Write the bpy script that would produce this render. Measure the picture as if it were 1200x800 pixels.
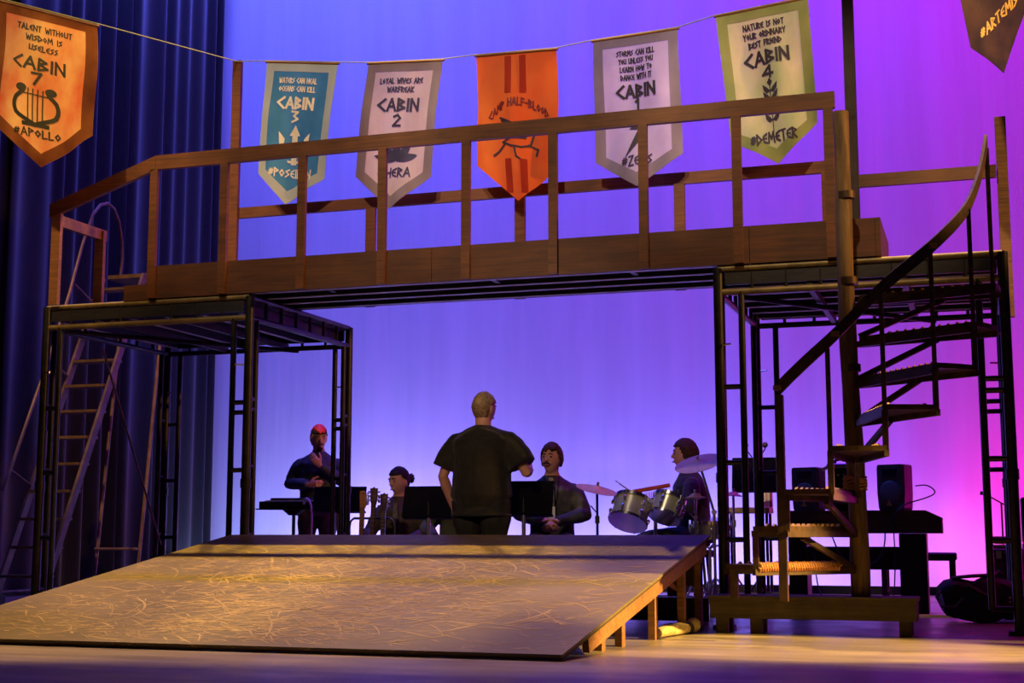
import bpy, bmesh, math, random
from math import sin, cos, pi, radians as R, sqrt
from mathutils import Vector as V, Matrix, noise
from mathutils.geometry import tessellate_polygon
for o in list(bpy.data.objects): bpy.data.objects.remove(o)
sc = bpy.context.scene
col = sc.collection
random.seed(4)

# ------------------------------------------------------------ camera, world, lights, exposure
cam = bpy.data.cameras.new('camera'); cam.sensor_width = 36; cam.lens = 49.5
camo = bpy.data.objects.new('camera', cam); col.objects.link(camo)
camo.location = (0, 0, .68); camo.rotation_euler = (R(90 + 7.663), 0, R(18.3))
cam.clip_end = 200
sc.camera = camo
sc.view_settings.view_transform = 'Standard'; sc.view_settings.look = 'None'
sc.view_settings.gamma = 1; sc.view_settings.use_curve_mapping = False
sc.view_settings.exposure = 0
w = bpy.data.worlds.new('dark_theatre'); sc.world = w; w.use_nodes = True
w.node_tree.nodes['Background'].inputs[0].default_value = (.02, .02, .06, 1)
w.node_tree.nodes['Background'].inputs[1].default_value = .25

def aim(o, tgt):
    o.rotation_euler = (V(tgt) - o.location).to_track_quat('-Z', 'Y').to_euler()
def spot(name, loc, tgt, power, color, angle, blend=.3, size=.08):
    l = bpy.data.lights.new(name, 'SPOT'); l.energy = power; l.color = color
    l.spot_size = R(angle); l.spot_blend = blend; l.shadow_soft_size = size
    o = bpy.data.objects.new(name, l); col.objects.link(o); o.location = loc; aim(o, tgt); return o
def area(name, loc, tgt, power, color, sx, sy, spread=180):
    l = bpy.data.lights.new(name, 'AREA'); l.shape = 'RECTANGLE'; l.energy = power; l.color = color
    l.size = sx; l.size_y = sy; l.spread = R(spread)
    o = bpy.data.objects.new(name, l); col.objects.link(o); o.location = loc; aim(o, tgt); return o
WARM = (1, .60, .14)
# steep overhead amber spots (they throw the bridge's shadow onto the top of the ramp)
for x, ty, p, an, sz in ((-6.3, 8.5, 4600, 30, .06), (-4.6, 8.8, 3600, 28, .06), (-3.0, 8.8, 2700, 28, .06), (-.5, 9.2, 3200, 22, .1)):
    spot('overhead_spot', (x, 11.15, 9.2), (x + .1, ty, .3), p, WARM, an, .45, sz)
# front of house wash, steep enough to land on the stage and not on the backdrop
for x, p, c in ((-7.3, 5200, (1, .58, .22)), (-5.2, 4400, (1, .72, .46)), (-3.1, 4000, (1, .74, .50)), (-1.0, 4600, (1, .70, .40))):
    spot('front_wash', (x, 1, 12.5), (x, 10.3, 4.0), p, c, 15.5, .5, .2)
spot('front_wash', (-2.6, 1, 12.5), (.3, 11.7, 3.4), 4500, (1, .60, .24), 8, .6, .2)  # extra narrow spot, added to light the guard post
# amber boom light from stage left, catching the right edges of the posts
spot('side_boom_light', (6.5, 9.0, 5.6), (-3.5, 10.3, 3.0), 2600, (1, .45, .10), 26, .6, .12)
# low amber boom light from stage left raking the floor in front of the stair
spot('side_boom_light', (6.3, 8.35, 4.3), (-1.0, 8.55, .05), 17000, (1, .62, .17), 13.5, .35, .10)
# low front light on the musicians
spot('front_special', (-3.2, -1, 5.6), (-3.7, 11.3, 1.0), 1500, (1, .64, .40), 19, .7, .2)
# cyclorama battens: a row of coloured strips above and a ground row below
TOP = {-9: (40, 45, 380), -7: (12, 28, 220), -5: (6, 14, 160), -3: (6, 3, 230), -1: (12, 0, 215), 1: (125, 0, 85), 3: (200, 0, 20)}
LOW = {-9: (9, 11, 24), -7: (27, 22, 92), -5: (6, 6, 22), -3: (14, 13, 85), -1: (6, 2, 26), 1: (58, 0, 14), 3: (105, 0, 60)}
for src, nm, y, z, ty, tz, sy in ((TOP, 'cyc_batten_light', 12.9, 11.2, 17, 2.6, .4), (LOW, 'cyc_ground_light', 15.97, .1, 17, 1.3, .12)):
    for x, c in src.items():
        k = max(c); area(nm, (x, y, z), (x, ty, tz), k * (1.06 if z > 1 else .8), tuple(q / k for q in c), 1.9, sy)

# ------------------------------------------------------------ materials
def pm(name, c1, c2=None, scale=6, rough=.6, metal=0, bump=0, stretch=(1, 1, 1), detail=4, spec=.5, trans=0, contrast=(.35, .65), coat=0, sheen=0):
    m = bpy.data.materials.new(name); m.use_nodes = True
    nt = m.node_tree; N = nt.nodes; L = nt.links
    b = N['Principled BSDF']
    b.inputs['Roughness'].default_value = rough; b.inputs['Metallic'].default_value = metal
    b.inputs['Specular IOR Level'].default_value = spec
    b.inputs['Coat Weight'].default_value = coat; b.inputs['Sheen Weight'].default_value = sheen
    tc = N.new('ShaderNodeTexCoord'); mp = N.new('ShaderNodeMapping'); mp.inputs['Scale'].default_value = stretch
    nz = N.new('ShaderNodeTexNoise'); nz.inputs['Scale'].default_value = scale; nz.inputs['Detail'].default_value = detail
    cr = N.new('ShaderNodeValToRGB')
    cr.color_ramp.elements[0].position = contrast[0]; cr.color_ramp.elements[1].position = contrast[1]
    c2 = c2 or tuple(min(1, k * 1.35 + .004) for k in c1)
    cr.color_ramp.elements[0].color = (*c1, 1); cr.color_ramp.elements[1].color = (*c2, 1)
    L.new(tc.outputs['Object'], mp.inputs[0]); L.new(mp.outputs[0], nz.inputs[0]); L.new(nz.outputs[0], cr.inputs[0])
    L.new(cr.outputs[0], b.inputs['Base Color'])
    if bump:
        bp = N.new('ShaderNodeBump'); bp.inputs['Strength'].default_value = bump; bp.inputs['Distance'].default_value = .01
        L.new(nz.outputs[0], bp.inputs['Height']); L.new(bp.outputs[0], b.inputs['Normal'])
    if trans:
        t = N.new('ShaderNodeBsdfTranslucent'); L.new(cr.outputs[0], t.inputs[0])
        mx = N.new('ShaderNodeMixShader'); mx.inputs[0].default_value = trans
        L.new(b.outputs[0], mx.inputs[1]); L.new(t.outputs[0], mx.inputs[2])
        L.new(mx.outputs[0], N['Material Output'].inputs[0])
    return m

def grain(m, scale=(1.5, 30, 30), dark=.55):
    """wood rings and knots multiplied over the noise colour"""
    nt = m.node_tree; N = nt.nodes; L = nt.links; b = N['Principled BSDF']
    src = b.inputs['Base Color'].links[0].from_socket
    tc = N.new('ShaderNodeTexCoord'); mp = N.new('ShaderNodeMapping'); mp.inputs['Scale'].default_value = scale
    nz = N.new('ShaderNodeTexNoise'); nz.inputs['Scale'].default_value = 1.4; nz.inputs['Detail'].default_value = 6
    nz.inputs['Distortion'].default_value = 1.2
    vo = N.new('ShaderNodeTexVoronoi'); vo.inputs['Scale'].default_value = 1.3
    mr = N.new('ShaderNodeMapRange'); mr.inputs[1].default_value = .3; mr.inputs[2].default_value = .7
    mr.inputs[3].default_value = dark; mr.inputs[4].default_value = 1.15
    kr = N.new('ShaderNodeMapRange'); kr.inputs[1].default_value = .02; kr.inputs[2].default_value = .09
    kr.inputs[3].default_value = .35; kr.inputs[4].default_value = 1
    ml = N.new('ShaderNodeMath'); ml.operation = 'MULTIPLY'
    mx = N.new('ShaderNodeMix'); mx.data_type = 'RGBA'; mx.blend_type = 'MULTIPLY'; mx.inputs[0].default_value = 1
    L.new(tc.outputs['Object'], mp.inputs[0]); L.new(mp.outputs[0], nz.inputs[0]); L.new(tc.outputs['Object'], vo.inputs['Vector'])
    L.new(nz.outputs[0], mr.inputs[0]); L.new(vo.outputs['Distance'], kr.inputs[0])
    L.new(mr.outputs[0], ml.inputs[0]); L.new(kr.outputs[0], ml.inputs[1])
    L.new(src, mx.inputs[6]); L.new(ml.outputs[0], mx.inputs[7]); L.new(mx.outputs[2], b.inputs['Base Color'])
    return m

M = {}
M['rail_wood'] = grain(pm('stained_rail_wood', (.11, .034, .006), (.15, .050, .009), 5, .55))
M['fascia_wood'] = grain(pm('stained_fascia_wood', (.075, .022, .004), (.105, .032, .006), 4, .6))
M['raw_wood'] = grain(pm('raw_pine', (.24, .105, .035), (.32, .145, .05), 5, .6))
M['rear_wood'] = grain(pm('red_stained_wood', (.13, .040, .013), (.18, .056, .018), 5, .6))
M['black_steel'] = pm('black_painted_steel', (.010, .010, .009), (.026, .024, .020), 14, .42, .35)
M['deck_steel'] = pm('dark_deck_steel', (.03, .03, .026), (.06, .055, .045), 10, .5, .4)
M['plank_dark'] = pm('dark_painted_plank', (.010, .010, .012), (.02, .02, .023), 8, .5, 0, 0, (1, 8, 8))
M['bark'] = pm('peeled_log', (.09, .055, .022), (.20, .125, .05), 5, .75, 0, .5, (6, 6, .8))
M['dark_timber'] = grain(pm('dark_timber', (.03, .018, .012), (.055, .032, .02), 5, .7), (30, 30, 1.5))
M['bench_wood'] = grain(pm('bench_wood', (.055, .042, .022), (.10, .075, .035), 5, .65))
M['tread_metal'] = pm('rusty_tread_steel', (.05, .03, .016), (.12, .065, .025), 18, .5, .5)
M['stair_metal'] = pm('brown_stair_steel', (.045, .028, .016), (.09, .05, .022), 12, .5, .4)
M['grip'] = pm('worn_grip_steel', (.30, .16, .05), (.45, .26, .09), 40, .45, .6)
M['rope'] = pm('orange_rope', (.35, .14, .05), (.55, .25, .08), 60, .8, 0, .5)
M['black_plastic'] = pm('black_plastic', (.0035, .0035, .004), (.007, .007, .008), 8, .5, spec=.3)
M['dark_grey'] = pm('dark_grey_plastic', (.05, .05, .052), (.08, .08, .08), 12, .5)
M['grille'] = pm('grey_grille_mesh', (.10, .095, .085), (.17, .16, .14), 90, .6, .3, .4)
M['chrome'] = pm('chrome', (.75, .75, .75), (.85, .85, .85), 4, .15, 1)
M['dull_chrome'] = pm('dull_chrome', (.42, .40, .36), (.55, .52, .46), 4, .3, 1)
M['bronze'] = pm('cymbal_bronze', (.40, .24, .15), (.50, .31, .19), 30, .6, .6, .1)
M['shell'] = pm('silver_green_drum_wrap', (.22, .24, .17), (.42, .44, .34), 6, .25, .5, 0, (1, 1, .1))
M['drum_head'] = pm('pale_pink_drum_head', (.78, .45, .36), (.86, .52, .43), 5, .5)
M['white'] = pm('white_paint', (.75, .73, .70), (.82, .8, .77), 8, .5)
M['red'] = pm('red_paint', (.5, .03, .02), (.6, .05, .03), 8, .5)
M['bag'] = pm('black_bag_fabric', (.008, .008, .008), (.018, .017, .015), 20, .7, 0, .4)
M['strap'] = pm('olive_strap', (.06, .045, .025), (.10, .08, .05), 30, .8)
M['gold'] = pm('gold_trim', (.6, .36, .10), (.75, .48, .16), 20, .35, .9)
M['guitar_wood'] = grain(pm('guitar_maple', (.22, .07, .022), (.30, .11, .036), 5, .3))
M['guitar_dark'] = pm('guitar_dark_wood', (.03, .009, .006), (.055, .018, .010), 8, .3)
M['cord'] = pm('green_string', (.30, .36, .12), (.4, .46, .18), 30, .8)
M['club'] = grain(pm('pale_club_wood', (.50, .36, .14), (.66, .50, .22), 6, .6))
M['purple_cloth'] = pm('plum_cloth', (.10, .025, .05), (.16, .04, .08), 6, .8, 0, .4)
M['ladder'] = pm('brown_painted_ladder', (.13, .075, .045), (.22, .13, .08), 10, .5, .2)
M['scuff'] = pm('golden_scuff', (.24, .165, .05), (.38, .265, .08), 7, .6)
M['matte_black'] = pm('matte_black', (.003, .003, .003), (.005, .005, .005), 8, .9, spec=.08)
M['joist_lit_edge'] = pm('pale_lit_underside', (.38, .38, .42), (.48, .48, .52), 6, .5)  # pale colour stands in for light on the joist bottoms
M['lit_rail'] = pm('lit_edge_steel', (.13, .098, .033), (.23, .175, .06), 9, .5, .2)  # light along the deck edge, put into the steel's colour
M['cable'] = pm('black_cable', (.01, .01, .012), None, 6, .5)
# people
M['skin'] = pm('skin', (.55, .28, .19), (.64, .34, .24), 9, .55)
M['skin_tan'] = pm('tan_skin', (.46, .22, .14), (.54, .27, .17), 9, .55)
M['eye'] = pm('eye', (.02, .012, .01), (.03, .02, .015), 6, .2)
M['lip'] = pm('lip', (.30, .09, .08), (.34, .11, .09), 6, .5)
M['black_cotton'] = pm('black_cotton', (.008, .008, .0065), (.016, .0155, .0125), 16, .85, 0, .3, sheen=.15)
M['navy_shirt'] = pm('navy_black_shirt', (.018, .022, .032), (.034, .038, .05), 14, .7, 0, .3)
M['charcoal_shirt'] = pm('charcoal_shirt', (.025, .025, .028), (.05, .048, .048), 14, .7, 0, .3)
M['brown_shirt'] = pm('dark_brown_shirt', (.045, .032, .022), (.075, .054, .036), 12, .75, 0, .3)
M['olive_cloth'] = pm('olive_cloth', (.035, .034, .018), (.06, .056, .03), 12, .8, 0, .3)
M['brown_trousers'] = pm('brown_trousers', (.07, .045, .035), (.11, .07, .05), 12, .8, 0, .3)
M['black_trousers'] = pm('black_trousers', (.012, .012, .012), (.022, .022, .02), 14, .85, 0, .3)
M['grey_hair'] = pm('short_greying_hair', (.16, .10, .05), (.34, .24, .13), 60, .7, 0, .5)
M['dark_hair'] = pm('dark_hair', (.012, .008, .006), (.03, .018, .014), 50, .75, 0, .8, spec=.2)
M['brown_hair'] = pm('brown_hair', (.035, .016, .009), (.085, .04, .022), 50, .75, 0, .8, spec=.2)
M['red_hair'] = pm('dyed_red_hair', (.34, .004, .012), (.62, .014, .03), 50, .6, 0, .5)
M['tie'] = pm('grey_tie', (.09, .08, .085), (.16, .14, .14), 40, .5)
M['shoe'] = pm('black_leather', (.012, .012, .012), None, 8, .4)

def special_materials():
    # stage floor: dark worn boards with long streaks, satin
    m = pm('stage_floor_boards', (.15, .12, .085), (.27, .215, .145), 2.2, .42, 0, 0, (.35, 3, 1), 8, .5)
    nt = m.node_tree; N = nt.nodes; L = nt.links; b = N['Principled BSDF']
    nz = N.new('ShaderNodeTexNoise'); nz.inputs['Scale'].default_value = 3; nz.inputs['Detail'].default_value = 6
    tc = N.new('ShaderNodeTexCoord'); L.new(tc.outputs['Object'], nz.inputs[0])
    mr = N.new('ShaderNodeMapRange'); mr.inputs[1].default_value = .3; mr.inputs[2].default_value = .7; mr.inputs[3].default_value = .28; mr.inputs[4].default_value = .45
    L.new(nz.outputs[0], mr.inputs[0]); L.new(mr.outputs[0], b.inputs['Roughness'])
    M['floor'] = m
    # ramp: grey-brown paint with golden curved scuffs
    m = pm('scuffed_ramp_paint', (.100, .078, .034), (.155, .120, .052), 1.3, .5, 0, 0, (1, 1, 1), 8, .28)
    nt = m.node_tree; N = nt.nodes; L = nt.links; b = N['Principled BSDF']
    src = b.inputs['Base Color'].links[0].from_socket
    tc = N.new('ShaderNodeTexCoord')
    last = src
    for i, (sx, sy, rot, wid, scale) in enumerate(((.35, 2.6, .35, .0065, 2.6), (.30, 2.6, -.45, .0055, 3.3), (.7, 1.4, .9, .004, 2.0), (.28, 3.2, .1, .008, 5.0), (.25, 3.0, -.2, .007, 8.0), (.3, 2.5, .6, .007, 6.5))):
        mp = N.new('ShaderNodeMapping'); mp.inputs['Scale'].default_value = (sx, sy, 1); mp.inputs['Rotation'].default_value = (0, 0, rot)
        mp.inputs['Location'].default_value = (3.1 * i, 1.7 * i, 0)
        L.new(tc.outputs['Object'], mp.inputs[0])
        nz = N.new('ShaderNodeTexNoise'); nz.inputs['Scale'].default_value = scale; nz.inputs['Detail'].default_value = 2.5; nz.inputs['Roughness'].default_value = .55
        L.new(mp.outputs[0], nz.inputs[0])
        s = N.new('ShaderNodeMath'); s.operation = 'SUBTRACT'; s.inputs[1].default_value = .5; L.new(nz.outputs[0], s.inputs[0])
        a = N.new('ShaderNodeMath'); a.operation = 'ABSOLUTE'; L.new(s.outputs[0], a.inputs[0])
        r = N.new('ShaderNodeMapRange'); r.inputs[1].default_value = 0; r.inputs[2].default_value = wid; r.inputs[3].default_value = 1; r.inputs[4].default_value = 0
        L.new(a.outputs[0], r.inputs[0])
        mk = N.new('ShaderNodeTexNoise'); mk.inputs['Scale'].default_value = 2.6; mk.inputs['Detail'].default_value = 3
        mm = N.new('ShaderNodeMapping'); mm.inputs['Location'].default_value = (7.7 * i, 0, 2.0 * i); L.new(tc.outputs['Object'], mm.inputs[0]); L.new(mm.outputs[0], mk.inputs[0])
        mr = N.new('ShaderNodeMapRange'); mr.inputs[1].default_value = .46; mr.inputs[2].default_value = .64; mr.inputs[3].default_value = 0; mr.inputs[4].default_value = .85
        L.new(mk.outputs[0], mr.inputs[0])
        ml = N.new('ShaderNodeMath'); ml.operation = 'MULTIPLY'; L.new(r.outputs[0], ml.inputs[0]); L.new(mr.outputs[0], ml.inputs[1])
        mx = N.new('ShaderNodeMix'); mx.data_type = 'RGBA'; mx.inputs[7].default_value = (.42, .29, .09, 1)
        L.new(ml.outputs[0], mx.inputs[0]); L.new(last, mx.inputs[6]); last = mx.outputs[2]
    L.new(last, b.inputs['Base Color'])
    M['ramp'] = m
    # cyclorama cloth
    m = pm('white_cyclorama_cloth', (.74, .74, .76), (.82, .82, .84), 1.2, .95, 0, 0, (3, 1, .25), 5, .1)
    nt = m.node_tree; N = nt.nodes; L = nt.links; b = N['Principled BSDF']
    tc = N.new('ShaderNodeTexCoord'); mp = N.new('ShaderNodeMapping'); mp.inputs['Scale'].default_value = (5, 1, .35)
    nz = N.new('ShaderNodeTexNoise'); nz.inputs['Scale'].default_value = 2; nz.inputs['Detail'].default_value = 5
    n2 = N.new('ShaderNodeTexNoise'); n2.inputs['Scale'].default_value = 55; n2.inputs['Detail'].default_value = 2
    ad = N.new('ShaderNodeMath'); ad.operation = 'MULTIPLY_ADD'; ad.inputs[1].default_value = .35
    bp = N.new('ShaderNodeBump'); bp.inputs['Strength'].default_value = .35; bp.inputs['Distance'].default_value = .02
    L.new(tc.outputs['Object'], mp.inputs[0]); L.new(mp.outputs[0], nz.inputs[0]); L.new(tc.outputs['Object'], n2.inputs[0])
    L.new(n2.outputs[0], ad.inputs[0]); L.new(nz.outputs[0], ad.inputs[2]); L.new(ad.outputs[0], bp.inputs['Height']); L.new(bp.outputs[0], b.inputs['Normal'])
    M['cyc'] = m
    M['curtain'] = pm('black_velour', (.005, .006, .008), (.010, .011, .014), 9, .85, 0, .15, (8, 8, .6), 3, .2, sheen=.25)
special_materials()

# ------------------------------------------------------------ mesh helpers
class MB:
    def __init__(s): s.v = []; s.f = []
    def add(s, vs, fs):
        b = len(s.v); s.v += [V(p) for p in vs]; s.f += [tuple(i + b for i in f) for f in fs]; return s
    def box(s, a, b, rot=None, piv=None):
        (x0, y0, z0), (x1, y1, z1) = a, b
        vs = [V(p) for p in ((x0, y0, z0), (x1, y0, z0), (x1, y1, z0), (x0, y1, z0), (x0, y0, z1), (x1, y0, z1), (x1, y1, z1), (x0, y1, z1))]
        if rot is not None:
            piv = V(piv) if piv is not None else sum(vs, V()) / 8
            vs = [rot @ (p - piv) + piv for p in vs]
        return s.add(vs, [(0, 3, 2, 1), (4, 5, 6, 7), (0, 1, 5, 4), (1, 2, 6, 5), (2, 3, 7, 6), (3, 0, 4, 7)])
    def bar(s, p0, p1, wd, ht, up=(0, 0, 1)):
        """rectangular bar from p0 to p1"""
        p0, p1 = V(p0), V(p1); t = (p1 - p0).normalized(); up = V(up)
        if abs(t.dot(up)) > .99: up = V((0, 1, 0))
        x = t.cross(up).normalized() * wd / 2; y = x.cross(t).normalized() * ht / 2
        vs = [q + a * x + b * y for q in (p0, p1) for a, b in ((-1, -1), (1, -1), (1, 1), (-1, 1))]
        return s.add(vs, [(0, 1, 2, 3), (7, 6, 5, 4), (0, 4, 5, 1), (1, 5, 6, 2), (2, 6, 7, 3), (3, 7, 4, 0)])
    def sweep(s, pts, rad, n=10, caps=True, flat=None):
        """tube through pts; rad number or list of r or (rx,ry)"""
        pts = [V(p) for p in pts]; k = len(pts)
        rs = rad if isinstance(rad, (list, tuple)) else [rad] * k
        b = len(s.v); ref = None
        for i, p in enumerate(pts):
            t = (pts[min(i + 1, k - 1)] - pts[max(i - 1, 0)]).normalized()
            if ref is None:
                ref = V(flat) if flat else (V((1, 0, 0)) if abs(t.x) < .8 else V((0, 1, 0)))
            x = (ref - t * ref.dot(t)).normalized(); y = t.cross(x)
            if not flat: ref = x
            r = rs[i]; rx, ry = r if isinstance(r, (tuple, list)) else (r, r)
            for j in range(n):
                a = 2 * pi * j / n; s.v.append(p + x * cos(a) * rx + y * sin(a) * ry)
        for i in range(k - 1):
            for j in range(n):
                a, c = b + i * n + j, b + i * n + (j + 1) % n
                s.f.append((a, c, c + n, a + n))
        if caps:
            s.f.append(tuple(b + j for j in reversed(range(n)))); s.f.append(tuple(b + (k - 1) * n + j for j in range(n)))
        return s
    def tube(s, p0, p1, r, n=10): return s.sweep([p0, p1], r, n)
    def lathe(s, prof, c=(0, 0, 0), rot=None, n=24):
        c = V(c); b = len(s.v); k = len(prof)
        for r, z in prof:
            for j in range(n):
                p = V((r * cos(2 * pi * j / n), r * sin(2 * pi * j / n), z))
                s.v.append(c + (rot @ p if rot is not None else p))
        for i in range(k - 1):
            for j in range(n):
                a, d = b + i * n + j, b + i * n + (j + 1) % n
                s.f.append((a, d, d + n, a + n))
        s.f.append(tuple(b + j for j in reversed(range(n)))); s.f.append(tuple(b + (k - 1) * n + j for j in range(n)))
        return s
    def ell(s, c, r, n=16, m=10, rot=None, fn=None):
        c = V(c); b = len(s.v)
        for i in range(1, m):
            th = pi * i / m
            for j in range(n):
                p = V((sin(th) * cos(2 * pi * j / n), sin(th) * sin(2 * pi * j / n), cos(th)))
                if fn: p = fn(p)
                p = V((p.x * r[0], p.y * r[1], p.z * r[2]))
                s.v.append(c + (rot @ p if rot is not None else p))
        for z in (1, -1):
            p = V((0, 0, z)); p = fn(p) if fn else p
            p = V((p.x * r[0], p.y * r[1], p.z * r[2])); s.v.append(c + (rot @ p if rot is not None else p))
        top, bot = b + (m - 1) * n, b + (m - 1) * n + 1
        for i in range(m - 2):
            for j in range(n):
                a, d = b + i * n + j, b + i * n + (j + 1) % n
                s.f.append((a, a + n, d + n, d))
        for j in range(n):
            s.f.append((top, b + j, b + (j + 1) % n))
            s.f.append((bot, b + (m - 2) * n + (j + 1) % n, b + (m - 2) * n + j))
        return s
    def prism(s, poly, y0, y1):
        """extrude an XZ outline along Y"""
        n = len(poly); b = len(s.v)
        s.v += [V((x, y0, z)) for x, z in poly] + [V((x, y1, z)) for x, z in poly]
        tri = tessellate_polygon([[V((x, z, 0)) for x, z in poly]])
        for t in tri: s.f.append(tuple(b + i for i in t)); s.f.append(tuple(b + n + i for i in reversed(t)))
        for i in range(n): s.f.append((b + i, b + (i + 1) % n, b + n + (i + 1) % n, b + n + i))
        return s
    def build(s, name, mat, parent=None, off=None, smooth=False, bevel=0, world=False):
        me = bpy.data.meshes.new(name)
        off = V(off) if off is not None else V()
        me.from_pydata([p - off for p in s.v], [], s.f); me.update()
        bm = bmesh.new(); bm.from_mesh(me); bmesh.ops.recalc_face_normals(bm, faces=bm.faces)
        if bevel: bmesh.ops.bevel(bm, geom=bm.edges[:], offset=bevel, segments=1, affect='EDGES')
        bm.to_mesh(me); bm.free()
        me.materials.append(M[mat] if isinstance(mat, str) else mat)
        if smooth:
            for p in me.polygons: p.use_smooth = True
            try: me.set_sharp_from_angle(angle=R(42))
            except Exception: pass
        o = bpy.data.objects.new(name, me); col.objects.link(o)
        if parent: o.parent = parent
        return o

def tag(o, label, cat, group=None, kind=None):
    o['label'] = label; o['category'] = cat
    if group: o['group'] = group
    if kind: o['kind'] = kind
    return o
def thing(name, label, cat, loc=(0, 0, 0), rotz=0, group=None):
    o = bpy.data.objects.new(name, None); col.objects.link(o); o.empty_display_size = .1
    o.location = loc; o.rotation_euler = (0, 0, rotz)
    return tag(o, label, cat, group)
def struct(o, label, cat):
    o['label'] = label; o['category'] = cat; o['kind'] = 'structure'; return o

def soft(pts, it=2):
    pts = [V(p) for p in pts]
    for _ in range(it):
        q = [pts[0]]
        for a, b in zip(pts[:-1], pts[1:]): q += [a.lerp(b, .25), a.lerp(b, .75)]
        pts = q + [pts[-1]]
    return pts

# ------------------------------------------------------------ the setting
struct(MB().box((-18, -3, -.2), (9, 19, 0)).build('floor', 'floor'), 'dark worn wooden stage floor with amber and magenta pools of light', 'floor')
def cyclorama():
    mb = MB(); nx, nz = 150, 4
    vs = []; fs = []
    for k in (0, 1):
        for i in range(nx + 1):
            x = -10.35 + 15.35 * i / nx
            for j in range(nz + 1):
                vs.append((x, 17 + k * .012 + .014 * noise.noise(V((x * 1.7, j * .35, 3))) + .008 * noise.noise(V((x * 6, j * .2, 8))), 9.8 * j / nz))
    q = (nx + 1) * (nz + 1)
    for i in range(nx):
        for j in range(nz):
            a = i * (nz + 1) + j; b = a + nz + 1
            fs.append((a, b, b + 1, a + 1)); fs.append((a + q, a + q + 1, b + q + 1, b + q))
    mb.add(vs, fs)
    o = mb.build('wall_back', 'cyc', smooth=True)
    struct(o, 'tall pale cyclorama cloth lit blue, violet and magenta', 'backdrop')
cyclorama()
def side_curtain():
    t = thing('stage_curtain', 'black pleated velour masking curtain hanging at the left beside the blue backdrop', 'curtain', (-9.85, 13, 0))
    # each drop of cloth is its own panel
    edges = [7.6, 9.9, 12.2, 14.4, 16.7]
    for k in range(4):
        vs = []; fs = []; n = 120; m = 3
        for i in range(n + 1):
            y = edges[k] + (edges[k + 1] + .06 - edges[k]) * i / n
            ph = y * 2 * pi / .34 + 1.6 * sin(y * 2.3) + 1.1 * sin(y * 5.1 + k)
            amp = .085 + .045 * sin(y * 1.7 + k)
            for j in range(m + 1):
                z = .02 + 9.4 * j / m
                x = -9.85 + .02 * k + amp * (.75 + .25 * sin(ph * .5)) * sin(ph) * (1 - .25 * j / m) + .12 * (16.7 - y) / 4
                vs.append((x, y, z))
        for i in range(n):
            for j in range(m):
                a = i * (m + 1) + j; b = a + m + 1; fs.append((a, b, b + 1, a + 1))
        o = MB().add(vs, fs).build('curtain_panel', 'curtain', t, (-9.85, 13, 0), smooth=True)
        sd = o.modifiers.new('thickness', 'SOLIDIFY'); sd.thickness = .006
side_curtain()
g = thing('ground_row_light', 'low black strip light trough on the floor at the foot of the backdrop', 'light', (-3.8, 16.1, 0))
MB().box((-10.0, 15.87, 0), (4.6, 15.90, .09)).build('front_board', 'black_plastic', g, (-3.8, 16.1, 0))
MB().box((-10.0, 15.902, 0), (4.6, 16.05, .03)).build('base', 'black_plastic', g, (-3.8, 16.1, 0))

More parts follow.
